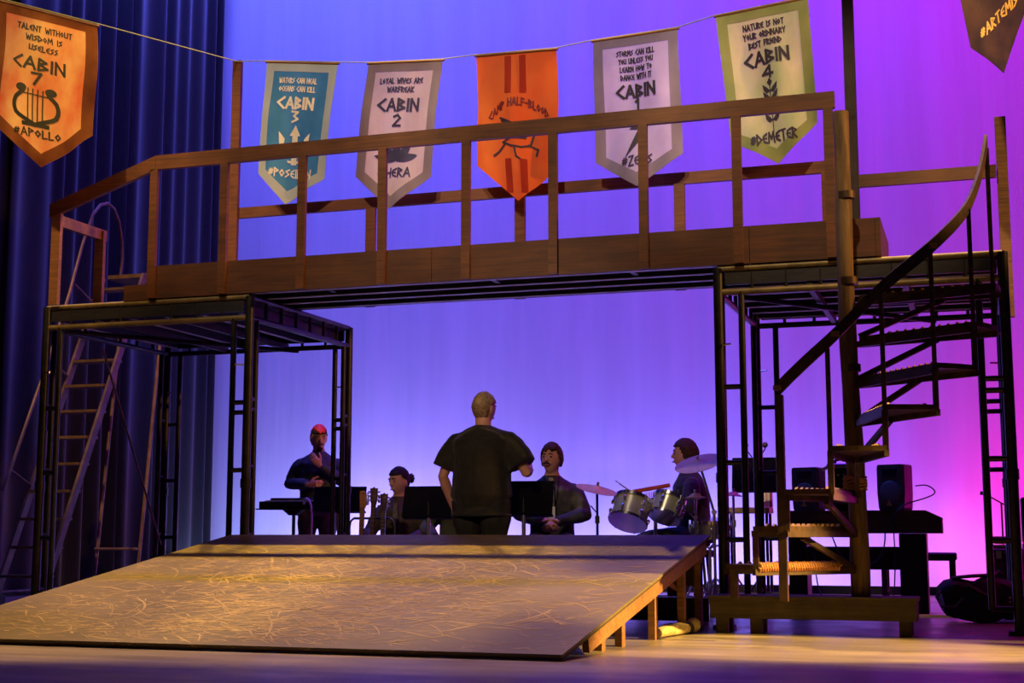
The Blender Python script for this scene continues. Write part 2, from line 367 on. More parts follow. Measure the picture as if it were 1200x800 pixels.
# ------------------------------------------------------------ scaffold towers
def tower(x0, x1, y0, y1, H, label, planks_along='x', brace=True, ins=.165):
    O = V(((x0 + x1) / 2, (y0 + y1) / 2, 0)); Hl = H - .17
    t = thing('scaffold_tower', label, 'scaffold', O)
    def part(name, mb, mat='black_steel', par=None, smooth=True): return mb.build(name, mat, par or t, O, smooth)
    for cx, sx in ((x0, 1), (x1, -1)):
        for cy, sy in ((y0, 1), (y1, -1)):
            p = part('corner_post', MB().tube((cx, cy, .03), (cx, cy, H + .005), .036, 12))
            part('base_plate', MB().box((cx - .07, cy - .07, 0), (cx + .07, cy + .07, .03)), par=p, smooth=False)
            MBc = MB().tube((cx, cy, 1.02), (cx, cy, 1.09), .043, 12)
            part('collar', MBc, par=p)
            a = part('inner_post', MB().tube((cx + sx * ins, cy, .16), (cx + sx * ins, cy, Hl), .024))
            b = part('inner_post', MB().tube((cx, cy + sy * ins * .8, .16), (cx, cy + sy * ins * .8, Hl), .024))
            for z in (.17, .62, 1.16, 1.62, 1.70):
                if z in (1.62,) and sx > 0: continue
                part('rung', MB().tube((cx, cy, z), (cx + sx * ins, cy, z), .019, 8), par=a)
                part('rung', MB().tube((cx, cy, z + .03), (cx, cy + sy * ins * .8, z + .03), .019, 8), par=b)
            part('locking_pin', MB().tube((cx + sx * .03, cy - .03, 2.0), (cx + sx * .09, cy - .06, 2.0), .008, 6), 'dull_chrome', p)
    for cy in (y0, y1):
        part('top_rail', MB().tube((x0, cy, H), (x1, cy, H), .022), 'lit_rail')
        part('lower_rail', MB().tube((x0, cy, Hl), (x1, cy, Hl), .024), 'lit_rail' if cy == y0 else 'black_steel')  # front rail coloured as if lit, rear one left dark
        for i in range(1, 8):
            x = x0 + (x1 - x0) * i / 8
            part('spacer', MB().tube((x, cy, Hl), (x, cy, H), .014, 8))
        part('toe_board', MB().box((x0 + .05, cy - .012, Hl + .05), (x1 - .05, cy + .012, H - .03)), 'plank_dark', smooth=False)
    for cx in (x0, x1):
        part('top_rail', MB().tube((cx, y0, H), (cx, y1, H), .022))
        part('lower_rail', MB().tube((cx, y0, Hl), (cx, y1, Hl), .024))
        for i in range(1, 7):
            y = y0 + (y1 - y0) * i / 7
            part('spacer', MB().tube((cx, y, Hl), (cx, y, H), .016, 8))
    for i in range(2):
        x = x0 + (x1 - x0) * (i + 1) / 3
        part('cross_bearer', MB().bar((x, y0, Hl + .02), (x, y1, Hl + .02), .04, .05), 'deck_steel', smooth=False)
    part('under_brace', MB().tube((x0 + .15, y0 + .05, Hl - .03), (x1 - .5, y1 - .05, Hl - .03), .02))
    if planks_along == 'x':
        for i in range(6):
            ya = y0 + .12 + i * (y1 - y0 - .24) / 5
            part('deck_joist', MB().box((x0 + .04, ya - .02, Hl + .05), (x1 - .04, ya + .02, H - .036)), 'plank_dark', smooth=False)
            part('joist_lit_edge', MB().box((x0 + .04, ya - .02, Hl + .044), (x1 - .04, ya + .025, Hl + .0495)), 'joist_lit_edge', smooth=False)  # added pale strip, paints the lit underside of the joist
    else:
        for i in range(6):
            xa = x0 + .12 + i * (x1 - x0 - .24) / 5
            part('deck_joist', MB().box((xa - .02, y0 + .04, Hl + .05), (xa + .02, y1 - .04, H - .036)), 'plank_dark', smooth=False)
            part('joist_lit_edge', MB().box((xa - .02, y0 + .04, Hl + .044), (xa + .02, y1 - .04, Hl + .0495)), 'joist_lit_edge', smooth=False)  # same added strip for the lit joist underside
    part('deck_sheet', MB().box((x0 + .03, y0 + .03, H - .035), (x1 - .03, y1 - .03, H - .012)), 'plank_dark', smooth=False)
    if brace:
        part('diagonal_brace', MB().tube((x0 + .04, y0 + .75, 2.3), (x0 + .04, y1 - .08, .55), .010, 8), 'ladder')
    return t, part
H = 2.555
left_tower, lpart = tower(-7.46, -5.53, 9.99, 11.88, H, 'black tubular scaffold tower at left, carrying the left end of the footbridge', 'y', ins=.14)
right_tower, rpart = tower(-1.735, .21, 9.99, 11.77, H, 'black tubular scaffold tower at right, behind the spiral stair', brace=False)
# rear guard rail of the right tower
rpart('mast', MB().box((-.935, 11.66, H - .01), (-.845, 11.74, 7.2)), 'dark_timber', smooth=False)
rpart('guard_rail', MB().box((-.845, 11.67, 3.49), (.23, 11.71, 3.595)), 'rail_wood', smooth=False)
rpart('guard_post', MB().box((.235, 11.72, H - .19), (.32, 11.80, 4.0)), 'raw_wood', smooth=False)

# ------------------------------------------------------------ footbridge
BO = V((-3.6, 10.4, H))
bridge = thing('footbridge', 'long stained wooden footbridge with railings resting across the two scaffold towers', 'footbridge', BO)
def bp(name, mb, mat='rail_wood', smooth=False, bevel=0): return mb.build(name, mat, bridge, BO, smooth, bevel)
XL, XR = -6.40, -.62
zb, zt = H + .027, H + .30
segs = [XL, -3.95, -1.5, XR]
for a, b in zip(segs[:-1], segs[1:]):
    bp('fascia_board', MB().box((a + .002, 9.965, zb), (b - .002, 10.0, zt)), 'fascia_wood')
    bp('rear_fascia_board', MB().box((a + .002, 10.88, zb), (b - .002, 10.915, zt)), 'fascia_wood')
bp('end_board', MB().box((XR, 9.965, zb), (XR + .035, 10.915, zt)), 'fascia_wood')
bp('end_board', MB().box((XL - .035, 9.965, zb), (XL, 10.915, zt)), 'fascia_wood')
for i in range(5):
    ya = 10.002 + i * .1755
    bp('walk_board', MB().box((XL, ya + .003, zt - .04), (XR, ya + .1725, zt - .01)), 'fascia_wood')
# joists running between the towers
for i in range(4):
    ya = 10.004 + i * .277
    jo = bp('joist', MB().box((XL + .01, ya, H + .032), (XR - .01, ya + .042, zt - .041)), 'plank_dark')
    MB().box((XL + .01, ya, H + .027), (XR - .01, ya + .05, H + .0318)).build('lit_edge', 'joist_lit_edge', jo, BO)  # added strip, its pale colour paints light under the joist
for x in (-4.9, -3.5, -2.4):
    bp('blocking', MB().box((x - .02, 10.05, H + .04), (x + .02, 10.28, zt - .05)), 'plank_dark')
# front railing
px = [-6.426, -5.766, -5.061, -4.361, -3.661, -2.962, -2.266, -1.574, -.917]
for x in px:
    bp('post', MB().box((x - .034, 9.925, zb + .002), (x + .034, 9.964, 3.665)))
bp('handrail', MB().box((-6.41, 9.925, 3.665), (-.868, 9.968, 3.784)))
bp('handrail', MB().prism([(-6.412, 3.665), (-6.412, 3.784), (-7.44, 3.445), (-7.44, 3.325)], 9.925, 9.968))
bp('post', MB().box((-7.415, 9.93, H + .02), (-7.33, 9.97, 3.36)), 'raw_wood')
bp('post', MB().box((-7.40, 10.53, H + .02), (-7.31, 10.57, 3.33)), 'raw_wood')
bp('cross_rail', MB().box((-7.37, 9.972, 3.25), (-7.335, 10.62, 3.345)), 'raw_wood')
bp('step_board', MB().box((-6.70, 9.965, H + .02), (-6.437, 10.0, H + .15)), 'fascia_wood')
bp('step_tread', MB().box((-6.70, 10.0, H + .11), (-6.437, 10.9, H + .15)), 'fascia_wood')
# rear railing
for x, zz in ((-6.24, 4.91), (-4.90, 3.45), (-3.545, 3.45), (-2.197, 3.45), (-1.03, 3.45)):
    bp('rear_post', MB().box((x - .043, 10.916, zb), (x + .043, 10.955, zz)), 'rear_wood')
bp('rear_rail', MB().box((-6.30, 10.955, 3.455), (-.95, 10.995, 3.55)), 'rear_wood')
bp('rear_rail_block', MB().box((-6.30, 10.916, 3.455), (-6.29, 10.9549, 3.55)), 'rear_wood')

# ------------------------------------------------------------ ramp
RO = V((-3.9, 8.5, 0))
ramp = thing('stage_ramp', 'broad grey-brown painted wooden ramp covered with golden scuff marks', 'ramp', RO)
def rp(name, mb, mat='raw_wood', par=None): return mb.build(name, mat, par or ramp, RO)
RH, YF, YB = .652, 7.25, 9.86
def rx(y): return -2.12 + (y - YF) / (YB - YF) * .32
def lx(y): return -6.40 + (y - YF) / (YB - YF) * .82
def rz(y): return .036 + (y - YF) / (YB - YF) * (RH - .036)
def sheet(d0, d1, yf, yb, ml, mr):
    q = [(lx(yf) + ml, yf), (rx(yf) - mr, yf), (rx(yb) - mr, yb), (lx(yb) + ml, yb)]
    vs = [(x, y, rz(y) - d1) for x, y in q] + [(x, y, rz(y) - d0) for x, y in q]
    return MB().add(vs, [(0, 3, 2, 1), (4, 5, 6, 7), (0, 1, 5, 4), (1, 2, 6, 5), (2, 3, 7, 6), (3, 0, 4, 7)])
rp('top_sheet', sheet(0, .016, YF, YB, 0, 0), 'ramp')
def scuffs(n):
    c = MB(); rnd = random.Random(11)
    for _ in range(n):
        y = rnd.uniform(YF + .06, YB - .25)
        xa, xb = lx(y) + .1, rx(y) - .1
        x = xa + (xb - xa) * min(1, max(0, rnd.gauss(.46, .24)))
        if not xa < x < xb: continue
        ln = rnd.choice((.08, .12, .2, .3, .45)) * rnd.uniform(.7, 1.4)
        a = rnd.choice((rnd.gauss(.5, .25), rnd.gauss(.35, .3), rnd.gauss(.1, .5), rnd.gauss(-.45, .3))); cv = rnd.gauss(0, 1.6)
        wd = rnd.uniform(.0022, .0065) * (1.8 if rnd.random() < .08 else 1)
        k = 7; pts = []
        for i in range(k):
            pts.append((x, y)); x += cos(a) * ln / k; y += sin(a) * ln / k; a += cv * ln / k
        if not all(lx(q) + .02 < p < rx(q) - .02 and YF + .02 < q < YB - .1 for p, q in pts): continue
        b = len(c.v)
        for i, (p, q) in enumerate(pts):
            d = pts[min(i + 1, k - 1)]; e = pts[max(i - 1, 0)]
            tx, ty = d[0] - e[0], d[1] - e[1]; l = sqrt(tx * tx + ty * ty) or 1
            w_ = wd * (.25 + .75 * sin(pi * (i + .4) / k))
            for sg in (-1, 1):
                X, Y_ = p - ty / l * w_ * sg, q + tx / l * w_ * sg
                c.v.append(V((X, Y_, rz(Y_) + .0012)))
        for i in range(k - 1): c.f.append((b + 2 * i, b + 2 * i + 1, b + 2 * i + 3, b + 2 * i + 2))
    o = rp('scuff_marks', c, 'scuff'); o['kind'] = 'stuff'
scuffs(2000)
rp('under_sheet', sheet(.018, .034, YF + .015, YB, .01, .01), 'dark_timber')
for k in range(7):
    f = k / 6
    def xs(y): return lx(y) + .04 + (rx(y) - lx(y) - .08) * f
    ya, yb = YF + .42, YB - .03
    a = V((xs(ya), ya, rz(ya) - .034 - .045)); b = V((xs(yb), yb, rz(yb) - .034 - .045))
    st = rp('stringer', MB().bar(a, b, .04, .09), 'raw_wood')
    for y in (7.98, 8.30, 8.88, 9.45, 9.82):
        if y == 7.98 and k < 6: continue
        zt_ = rz(y) - .125
        rp('leg', MB().box((xs(y) - .065, y - .02, 0), (xs(y) - .021, y + .065, zt_ + .04)), 'raw_wood')
rp('brace', MB().bar((rx(9.2) - .10, 9.1, rz(9.1) - .1), (rx(9.5) - .10, 9.47, .28), .012, .03), 'rail_wood')
rp('back_beam', MB().box((lx(YB) + .06, YB - .028, .30), (rx(YB) - .06, YB, .46)), 'dark_timber')

# ------------------------------------------------------------ spiral stair
PX, PY = -.785, 9.75
stair = thing('spiral_stair', 'rusty brown spiral stair winding around a peeled log pole at right', 'stair', (PX, PY, .25))
SO = V((PX, PY, .25))
def sp(name, mb, mat='stair_metal', par=None, smooth=False): return mb.build(name, mat, par or stair, SO, smooth)
logp = []
for i in range(15):
    z = .25 + 3.32 * i / 14
    logp.append((PX - .018 * (z - .25) / 3.3 * 2 + .008 * sin(z * 2.2), PY + .006 * sin(z * 3), z))
pole = sp('log_pole', MB().sweep(logp, [.064 - .011 * i / 14 + .003 * sin(i * 1.9) for i in range(15)], 14), 'bark', smooth=True)
for z in (.9, 1.75, 2.35, 2.95):
    sp('steel_band', MB().tube((PX - .01, PY, z), (PX - .012, PY, z + .05), .064, 14), 'stair_metal', pole, True)
PH = [R(a) for a in (214, 233, 248, 265.5, 285.5, 305.5, 326, 345, 358)]
RR = .97
zk = [.47, .71, .935, 1.195, 1.445, 1.705, 1.985, 2.27]
def pol(r, a, z): return V((PX + r * cos(a), PY + r * sin(a), z))
for k in range(8):
    a0, a1, z = PH[k], PH[k + 1], zk[k]
    n = 4; vs = []; top = []
    ang = [a0 + (a1 - a0) * i / n for i in range(n + 1)]
    outline = [pol(.06, ang[0], z)] + [pol(RR, a, z) for a in ang] + [pol(.06, ang[-1], z)]
    m = len(outline)
    vs = outline + [p - V((0, 0, .032)) for p in outline]
    fs = [tuple(range(m)), tuple(reversed(range(m, 2 * m)))] + [(i, i + m, (i + 1) % m + m, (i + 1) % m) for i in range(m)]
    tr = sp('tread', MB().add(vs, fs), 'tread_metal')
    g = MB()
    for aa, sgn in ((a0, 1), (a1, -1)):
        for i in range(11):
            r = .22 + .066 * i
            p = pol(r, aa + sgn * .025 / r, z + .0005)
            d = V((cos(aa), sin(aa), 0)) * .016; e = V((-sin(aa), cos(aa), 0)) * .02 * sgn
            g.add([p - d, p + d, p + d + e, p - d + e, p + V((0, 0, .016)), p + e + V((0, 0, .016))],
                  [(0, 1, 2, 3), (0, 4, 1), (3, 2, 5), (1, 4, 5, 2), (0, 3, 5, 4)])
    sp('grip_teeth', g, 'grip', tr)['kind'] = 'stuff'
    for aa in (a0, a1):
        sp('tread_arm', MB().bar(pol(.05, aa, z - .052), pol(RR, aa, z - .047), .03, .04), 'stair_metal', tr)
    am = (a0 + a1) / 2
    if k > 0: sp('brace', MB().bar(pol(.05, am, z - .28), pol(.62, am, z - .07), .028, .035), 'stair_metal', tr)
    if k < 7:
        sp('riser_strut', MB().bar(pol(RR - .02, a1, z - .034), pol(RR - .02, a1, zk[k + 1] - .034), .036, .036), 'stair_metal')
sp('bottom_strut', MB().bar(pol(.93, PH[0] + .05, .251), pol(.93, PH[0] + .05, zk[0] - .034), .05, .05), 'stair_metal')
# rope wound round the lowest tread edge
c = MB()
for i in range(34):
    r = .2 + .72 * i / 33; p = pol(r, PH[1], zk[0] - .02)
    d = V((cos(PH[1]), sin(PH[1]), 0)); e = V((-d.y, d.x, 0))
    c.sweep([p + e * .024 * cos(t) + V((0, 0, .028 * sin(t))) + d * .018 * t / (2 * pi) for t in [2 * pi * j / 8 for j in range(9)]], .009, 6)
sp('rope_wrap', c, 'rope', smooth=True)
c = MB()
for i in range(6):
    z = .955 + .014 * i
    c.sweep([(PX - .01 + .073 * cos(2 * pi * j / 14), PY + .073 * sin(2 * pi * j / 14), z + .012 * j / 14 + .01 * sin(i + j)) for j in range(15)], .0085, 6)
sp('rope_wrap', c, 'rope', smooth=True)
# helical handrail and balusters
HK = [(246, 1.57), (257, 1.72), (268, 1.87), (286.5, 2.18), (306, 2.43), (325, 2.70), (335.5, 2.95), (344.5, 3.21)]
hp = []
for (a0, z0), (a1, z1) in zip(HK[:-1], HK[1:]):
    for i in range(5): hp.append((R(a0 + (a1 - a0) * i / 5), z0 + (z1 - z0) * i / 5))
hp.append((R(HK[-1][0]), HK[-1][1]))
for _ in range(2): hp = [hp[0]] + [((p[0] + q[0] + r[0]) / 3, (p[1] + q[1] + r[1]) / 3) for p, q, r in zip(hp[:-2], hp[1:-1], hp[2:])] + [hp[-1]]
c = MB(); b0 = 0
for a, z in hp:
    for r, dz in ((RR - .03, -.045), (RR - .008, -.045), (RR - .008, .045), (RR - .03, .045)): c.v.append(pol(r, a, z + dz))
for i in range(len(hp) - 1):
    for j in range(4): c.f.append((4 * i + j, 4 * i + (j + 1) % 4, 4 * i + 4 + (j + 1) % 4, 4 * i + 4 + j))
c.f += [(0, 1, 2, 3), tuple(4 * (len(hp) - 1) + j for j in (3, 2, 1, 0))]
sp('handrail', c, 'stair_metal')
def hz(a): return min(hp, key=lambda q: abs(q[0] - a))[1]
for k in (3, 4, 5, 6, 7):
    sp('baluster', MB().bar(pol(RR - .019, PH[k], zk[k - 1] + .001), pol(RR - .019, PH[k], hz(PH[k]) - .046), .028, .028), 'tread_metal')
a = hp[0][0]
sp('newel_post', MB().bar(pol(RR - .019, a, .251), pol(RR - .019, a, hp[0][1] - .0455), .05, .06), 'stair_metal')
for i in (0, 10, 20):
    a, z = hp[i]
    sp('clamp', MB().bar(pol(RR - .045, a, z), pol(RR + .012, a, z), .05, .03), 'grip')

# ------------------------------------------------------------ bench under the stair
bO = V((-1.1, 9.75, 0))
bench = thing('low_bench', 'low dark wooden platform bench under the foot of the spiral stair', 'bench', bO)
def nb(name, mb, mat='bench_wood'): return mb.build(name, mat, bench, bO)
for i in range(2):
    nb('top_board', MB().box((-1.775, 9.575 + i * .174, .222), (-.41, 9.575 + i * .174 + .17, .25)))
nb('front_apron', MB().box((-1.765, 9.585, .10), (-.42, 9.615, .221)))
nb('rear_apron', MB().box((-1.765, 9.88, .10), (-.42, 9.91, .221)))
nb('side_apron', MB().box((-1.765, 9.616, .10), (-1.735, 9.879, .221)))
nb('side_apron', MB().box((-.45, 9.616, .10), (-.42, 9.879, .221)))
for x in (-1.73, -1.50, -.535):
    for y in (9.62, 9.80):
        nb('leg', MB().box((x, y, 0), (x + .08, y + .07, .221)))

# ------------------------------------------------------------ rolling ladder
LO = V((-8.35, 11.6, 0))
ladder = thing('rolling_ladder', 'brown steel rolling ladder with handrails behind the left scaffold tower', 'ladder', LO)
def lp(name, mb, mat='ladder', par=None, smooth=True): return mb.build(name, mat, par or ladder, LO, smooth)
lx0, lx1 = -8.60, -8.10
def LP(x, z): return V((x, 10.95 + (z - .1) * .455, z))
for x in (lx0, lx1):
    lp('stringer', MB().bar(LP(x, .08), LP(x, 3.3), .03, .075, (0, 1, 0)), smooth=False)
    if x == lx1: hr = None
    else: hr = [LP(x, .9) + V((0, -.34, .15)), LP(x, 2.6) + V((0, -.34, .15)), LP(x, 3.35) + V((0, -.30, .52)), LP(x, 3.5) + V((0, -.12, .62)), LP(x, 3.5) + V((0, .12, .55)), LP(x, 3.45) + V((0, .28, .2)), LP(x, 3.3) + V((0, .30, 0))]
    if hr: lp('handrail', MB().sweep(soft(hr, 1), .016, 8))
    for z in (1.1, 2.2, 3.0):
        if hr: lp('handrail_stay', MB().tube(LP(x, z), LP(x, z) + V((0, -.34, .15)), .012, 8))
    lp('rear_leg', MB().tube(LP(x, 3.25) + V((0, .42, 0)), (x, 12.45, .1), .018, 8))
    lp('foot_bar', MB().tube(LP(x, .12), (x, 12.45, .12), .018, 8))
    for y in (11.0, 12.45):
        wh = lp('caster', MB().tube((x - .02, y, .055), (x + .02, y, .055), .055, 14), 'black_plastic')
for i in range(12):
    z = .28 + .262 * i
    lp('tread', MB().box((lx0 + .016, LP(0, z).y - .07, z - .025), (lx1 - .016, LP(0, z).y + .10, z)), smooth=False)
lp('platform', MB().box((lx0 - .01, LP(0, 3.3).y + .10, 3.30), (lx1 + .35, LP(0, 3.3).y + .48, 3.34)), smooth=False)
lp('platform_rail', MB().tube((lx0, LP(0, 3.3).y + .49, 3.28), (lx1 + .35, LP(0, 3.3).y + .49, 3.28), .016))
lp('cross_bar', MB().tube((lx0, 12.45, .5), (lx1, 12.45, .5), .014, 8))

# ------------------------------------------------------------ banners
G = {
 'A': (.8, ['0,0 .4,1 .8,0', '.14,.35 .66,.35']), 'B': (.62, ['0,0 0,1 .5,.76 .05,.52 .6,.24 0,0']),
 'C': (.66, ['.66,1 0,.5 .66,0']), 'D': (.68, ['0,0 0,1 .66,.45 0,0']), 'E': (.58, ['.58,.95 .12,.75 0,.5 .12,.22 .58,.04', '0,.5 .48,.5']),
 'F': (.52, ['0,0 0,1 .52,.92', '0,.55 .42,.52']), 'H': (.66, ['0,0 0,1', '.66,0 .66,1', '0,.5 .66,.5']), 'I': (.1, ['.05,0 .05,1']),
 'K': (.6, ['0,0 0,1', '.58,1 .02,.45 .6,0']), 'L': (.5, ['0,1 0,0 .5,.08']), 'M': (.9, ['0,0 .12,1 .45,.35 .78,1 .9,0']),
 'N': (.7, ['0,0 0,1 .7,0 .7,1']), 'O': (.62, ['.31,.85 .6,.5 .31,.12 .02,.5 .31,.85']), 'P': (.55, ['0,0 0,1 .55,.72 .02,.48']),
 'R': (.6, ['0,0 0,1 .55,.74 .05,.5 .6,0']), 'S': (.55, ['.55,.95 .05,.72 .5,.38 0,.04']), 'T': (.66, ['.33,0 .33,1', '0,.95 .66,1']),
 'U': (.64, ['0,1 .04,.12 .6,.12 .64,1']), 'V': (.7, ['0,1 .35,0 .7,1']), 'W': (.95, ['0,1 .24,0 .47,.7 .7,0 .95,1']),
 'Y': (.66, ['0,1 .33,.5 .66,1', '.33,.5 .33,0']), 'Z': (.62, ['0,.95 .6,1 0,0 .62,.05']), '#': (.7, ['.12,.2 .26,.85', '.42,.2 .56,.85', '0,.38 .64,.42', '.05,.64 .7,.68']),
 '-': (.4, ['0,.5 .4,.5']), '1': (.3, ['0,.8 .2,1 .2,0']), '2': (.6, ['.05,.85 .35,1 .58,.72 0,.04 .62,.04']), '3': (.56, ['0,1 .52,.95 .18,.58 .54,.3 .05,0']),
 '4': (.62, ['.45,0 .45,1 0,.3 .62,.3']), '7': (.56, ['0,.95 .55,1 .18,0']), ' ': (.45, []),
}
class Banner:
    def __init__(s, name, label, Y, TL, TR, BR, BL, tip, cloth, border, seed, amp=.018, yl=0, yr=0):
        s.q = [V((p[0], 0, p[1])) for p in (TL, TR, BR, BL)]; s.Y = Y; s.seed = seed; s.amp = amp; s.yl, s.yr = yl, yr
        s.hw = (s.q[1] - s.q[0]).length; s.hh = ((s.q[3] - s.q[0]).length + (s.q[2] - s.q[1]).length) / 2
        mid = (s.q[0] + s.q[1]) / 2
        s.o = V((mid.x, Y, mid.z))
        s.t = thing(name, label, 'banner', s.o, group='painted banners hung along the string')
        bot = (s.q[2] + s.q[3]) / 2
        s.tt = 1 + (bot.z - tip[1]) / s.hh; s.ts = .5 + (tip[0] - bot.x) / s.hw * .8
        out = [(0, 0), (1, 0), (1, 1), (s.ts, s.tt), (0, 1)]
        # cloth grid clipped to a pentagon: columns stop at the slanted hem
        n, m = 22, 34; vs = []; fs = []
        def low(u): return 1 + (s.tt - 1) * (u / s.ts if u < s.ts else (1 - u) / (1 - s.ts))
        us = sorted(set([i / n for i in range(n + 1)] + [s.ts]))
        for u in us:
            for j in range(m + 1): vs.append(s.P(u, low(u) * j / m))
        for i in range(len(us) - 1):
            for j in range(m):
                a = i * (m + 1) + j; b = a + m + 1; fs.append((a, b, b + 1, a + 1))
        o = MB().add(vs, fs).build('cloth', cloth, s.t, s.o, smooth=True)
        if border:
            bw, bt = .115, .085
            inn = [(bw, bt), (1 - bw, bt), (1 - bw, 1 - .04), (s.ts, s.tt - .115), (bw, 1 - .04)]
            c = MB()
            for i in range(5):
                p0, p1, q0, q1 = out[i], out[(i + 1) % 5], inn[i], inn[(i + 1) % 5]
                K = 24; b = len(c.v)
                for a in range(K + 1):
                    for e in range(4):
                        f, h = a / K, e / 3
                        uu = (p0[0] * (1 - f) + p1[0] * f) * (1 - h) + (q0[0] * (1 - f) + q1[0] * f) * h
                        vv = (p0[1] * (1 - f) + p1[1] * f) * (1 - h) + (q0[1] * (1 - f) + q1[1] * f) * h
                        c.v.append(s.P(uu, vv, .003))
                for a in range(K):
                    for e in range(3):
                        x = b + a * 4 + e; c.f.append((x, x + 4, x + 5, x + 1))
            c.build('border', border, s.t, s.o, smooth=True)
        # dowel in the top hem
        MB().tube(s.P(-.02, .004) + V((0, .0, 0)), s.P(1.02, .004), .011, 8).build('dowel', 'raw_wood', s.t, s.o, True)
    def P(s, u, v, d=0):
        a, b, c, e = s.q
        p = (a * (1 - u) + b * u) * (1 - v) + (e * (1 - u) + c * u) * v
        fade = min(1, v * 2.2)
        w = s.amp * fade * (sin(u * 7 + s.seed + v * 2.2) + .6 * sin(u * 13 - v * 3 + s.seed * 2)) + .012 * fade * sin(v * 5 + s.seed)
        return V((p.x, s.Y + s.yl * (1 - u) + s.yr * u + w - d, p.z))
    def strokes(s, name, polys, width, mat):
        """polys: lists of (u,v); width in metres"""
        c = MB(); ku, kv = s.hw, s.hh
        for pl in polys:
            pts = []
            for (a, b) in zip(pl[:-1], pl[1:]):
                ln = sqrt(((b[0] - a[0]) * ku) ** 2 + ((b[1] - a[1]) * kv) ** 2); k = max(1, int(ln / .03))
                for i in range(k): pts.append((a[0] + (b[0] - a[0]) * i / k, a[1] + (b[1] - a[1]) * i / k, (b[0] - a[0]) * ku, (b[1] - a[1]) * kv, i == 0))
            pts.append((*pl[-1], pts[-1][2], pts[-1][3], True))
            for p, q in zip(pts[:-1], pts[1:]):
                dx, dy = p[2], p[3]; l = sqrt(dx * dx + dy * dy) or 1
                ex, ey = dx / l * width * .42, dy / l * width * .42
                nx, ny = -dy / l * width / 2, dx / l * width / 2
                e0 = 1 if p[4] else 0; e1 = 1 if q[4] else 0
                quad = [(p[0] * ku - ex * e0 + nx, p[1] * kv - ey * e0 + ny), (q[0] * ku + ex * e1 + nx, q[1] * kv + ey * e1 + ny), (q[0] * ku + ex * e1 - nx, q[1] * kv + ey * e1 - ny), (p[0] * ku - ex * e0 - nx, p[1] * kv - ey * e0 - ny)]
                c.add([s.P(x / ku, y / kv, .006 + .0003 * (len(c.f) % 3)) for x, y in quad], [(0, 1, 2, 3)])
        return c.build(name, mat, s.t, s.o)
    def text(s, txt, u, v, h, w, stroke, mat, arc=0):
        """centred on u, cap band v-h/2..v+h/2 in cloth coordinates, fitted to width w"""
        gap = .26; tot = sum(G[ch][0] + gap for ch in txt) - gap
        x = 0; polys = []
        for ch in txt:
            gw, st = G[ch]
            for ln in st:
                pl = []
                for q in ln.split():
                    a, b = [float(k) for k in q.split(',')]
                    f = (x + a) / tot - .5
                    pl.append((u + f * w, v + h / 2 - b * h + arc * (f * f * 4) ))
                polys.append(pl)
            x += gw + gap
        return s.strokes('lettering', polys, stroke, mat)
    def shape(s, name, poly, mat):
        c = bmesh.new(); vs = [c.verts.new((x * s.hw, y * s.hh, 0)) for x, y in poly]
        for t in tessellate_polygon([[v.co.copy() for v in vs]]):
            try: c.faces.new([vs[i] for i in t])
            except ValueError: pass
        for _ in range(3):
            e = [k for k in c.edges if k.calc_length() > .035]
            if not e: break
            bmesh.ops.subdivide_edges(c, edges=e, cuts=1)
            bmesh.ops.triangulate(c, faces=c.faces[:])
        c.verts.index_update()
        mb = MB().add([s.P(v.co.x / s.hw, v.co.y / s.hh, .006) for v in c.verts], [tuple(v.index for v in f.verts) for f in c.faces]); c.free()
        return mb.build(name, mat, s.t, s.o)

def cloth(name, c1, c2, sc_=3): return pm(name, c1, c2, sc_, .75, 0, .25, (1, 1, .6), 6, .2, .28, (.36, .64))
K = {}
K['orange7'] = cloth('flame_orange_cloth', (.80, .15, .03), (.95, .60, .13)); K['brown7'] = cloth('dark_maroon_cloth', (.16, .045, .02), (.42, .17, .05))
K['teal'] = cloth('teal_cloth', (.04, .22, .27), (.09, .36, .40)); K['pale'] = cloth('pale_grey_green_cloth', (.52, .62, .62), (.66, .74, .72))
K['cream'] = cloth('pinkish_cream_cloth', (.62, .46, .40), (.78, .66, .56)); K['mauve'] = cloth('grey_mauve_cloth', (.26, .20, .27), (.36, .30, .34))
K['orange'] = cloth('bright_orange_cloth', (.85, .13, .02), (.95, .22, .03)); K['dorange'] = cloth('dark_orange_print', (.42, .035, .02), (.5, .05, .025))
K['lilac'] = cloth('pale_lilac_cloth', (.54, .46, .70), (.74, .66, .86)); K['greylilac'] = cloth('grey_lilac_cloth', (.25, .21, .34), (.36, .32, .45))
K['yellowgreen'] = cloth('yellow_green_cloth', (.46, .66, .22), (.84, .86, .40)); K['moss'] = cloth('moss_green_cloth', (.26, .34, .14), (.42, .48, .22))
K['night'] = cloth('dark_night_cloth', (.025, .02, .04), (.14, .08, .05)); K['ink'] = pm('dark_ink_print', (.025, .02, .045), None, 8, .7)
K['ink7'] = pm('dark_olive_print', (.035, .04, .02), None, 8, .7); K['whiteprint'] = pm('cream_print', (.80, .74, .60), None, 8, .7)
K['goldprint'] = pm('gold_print', (.70, .45, .12), None, 8, .7); K['wine'] = pm('dark_wine_print', (.16, .012, .02), None, 8, .7); K['navyprint'] = pm('navy_print', (.035, .03, .10), None, 8, .7)

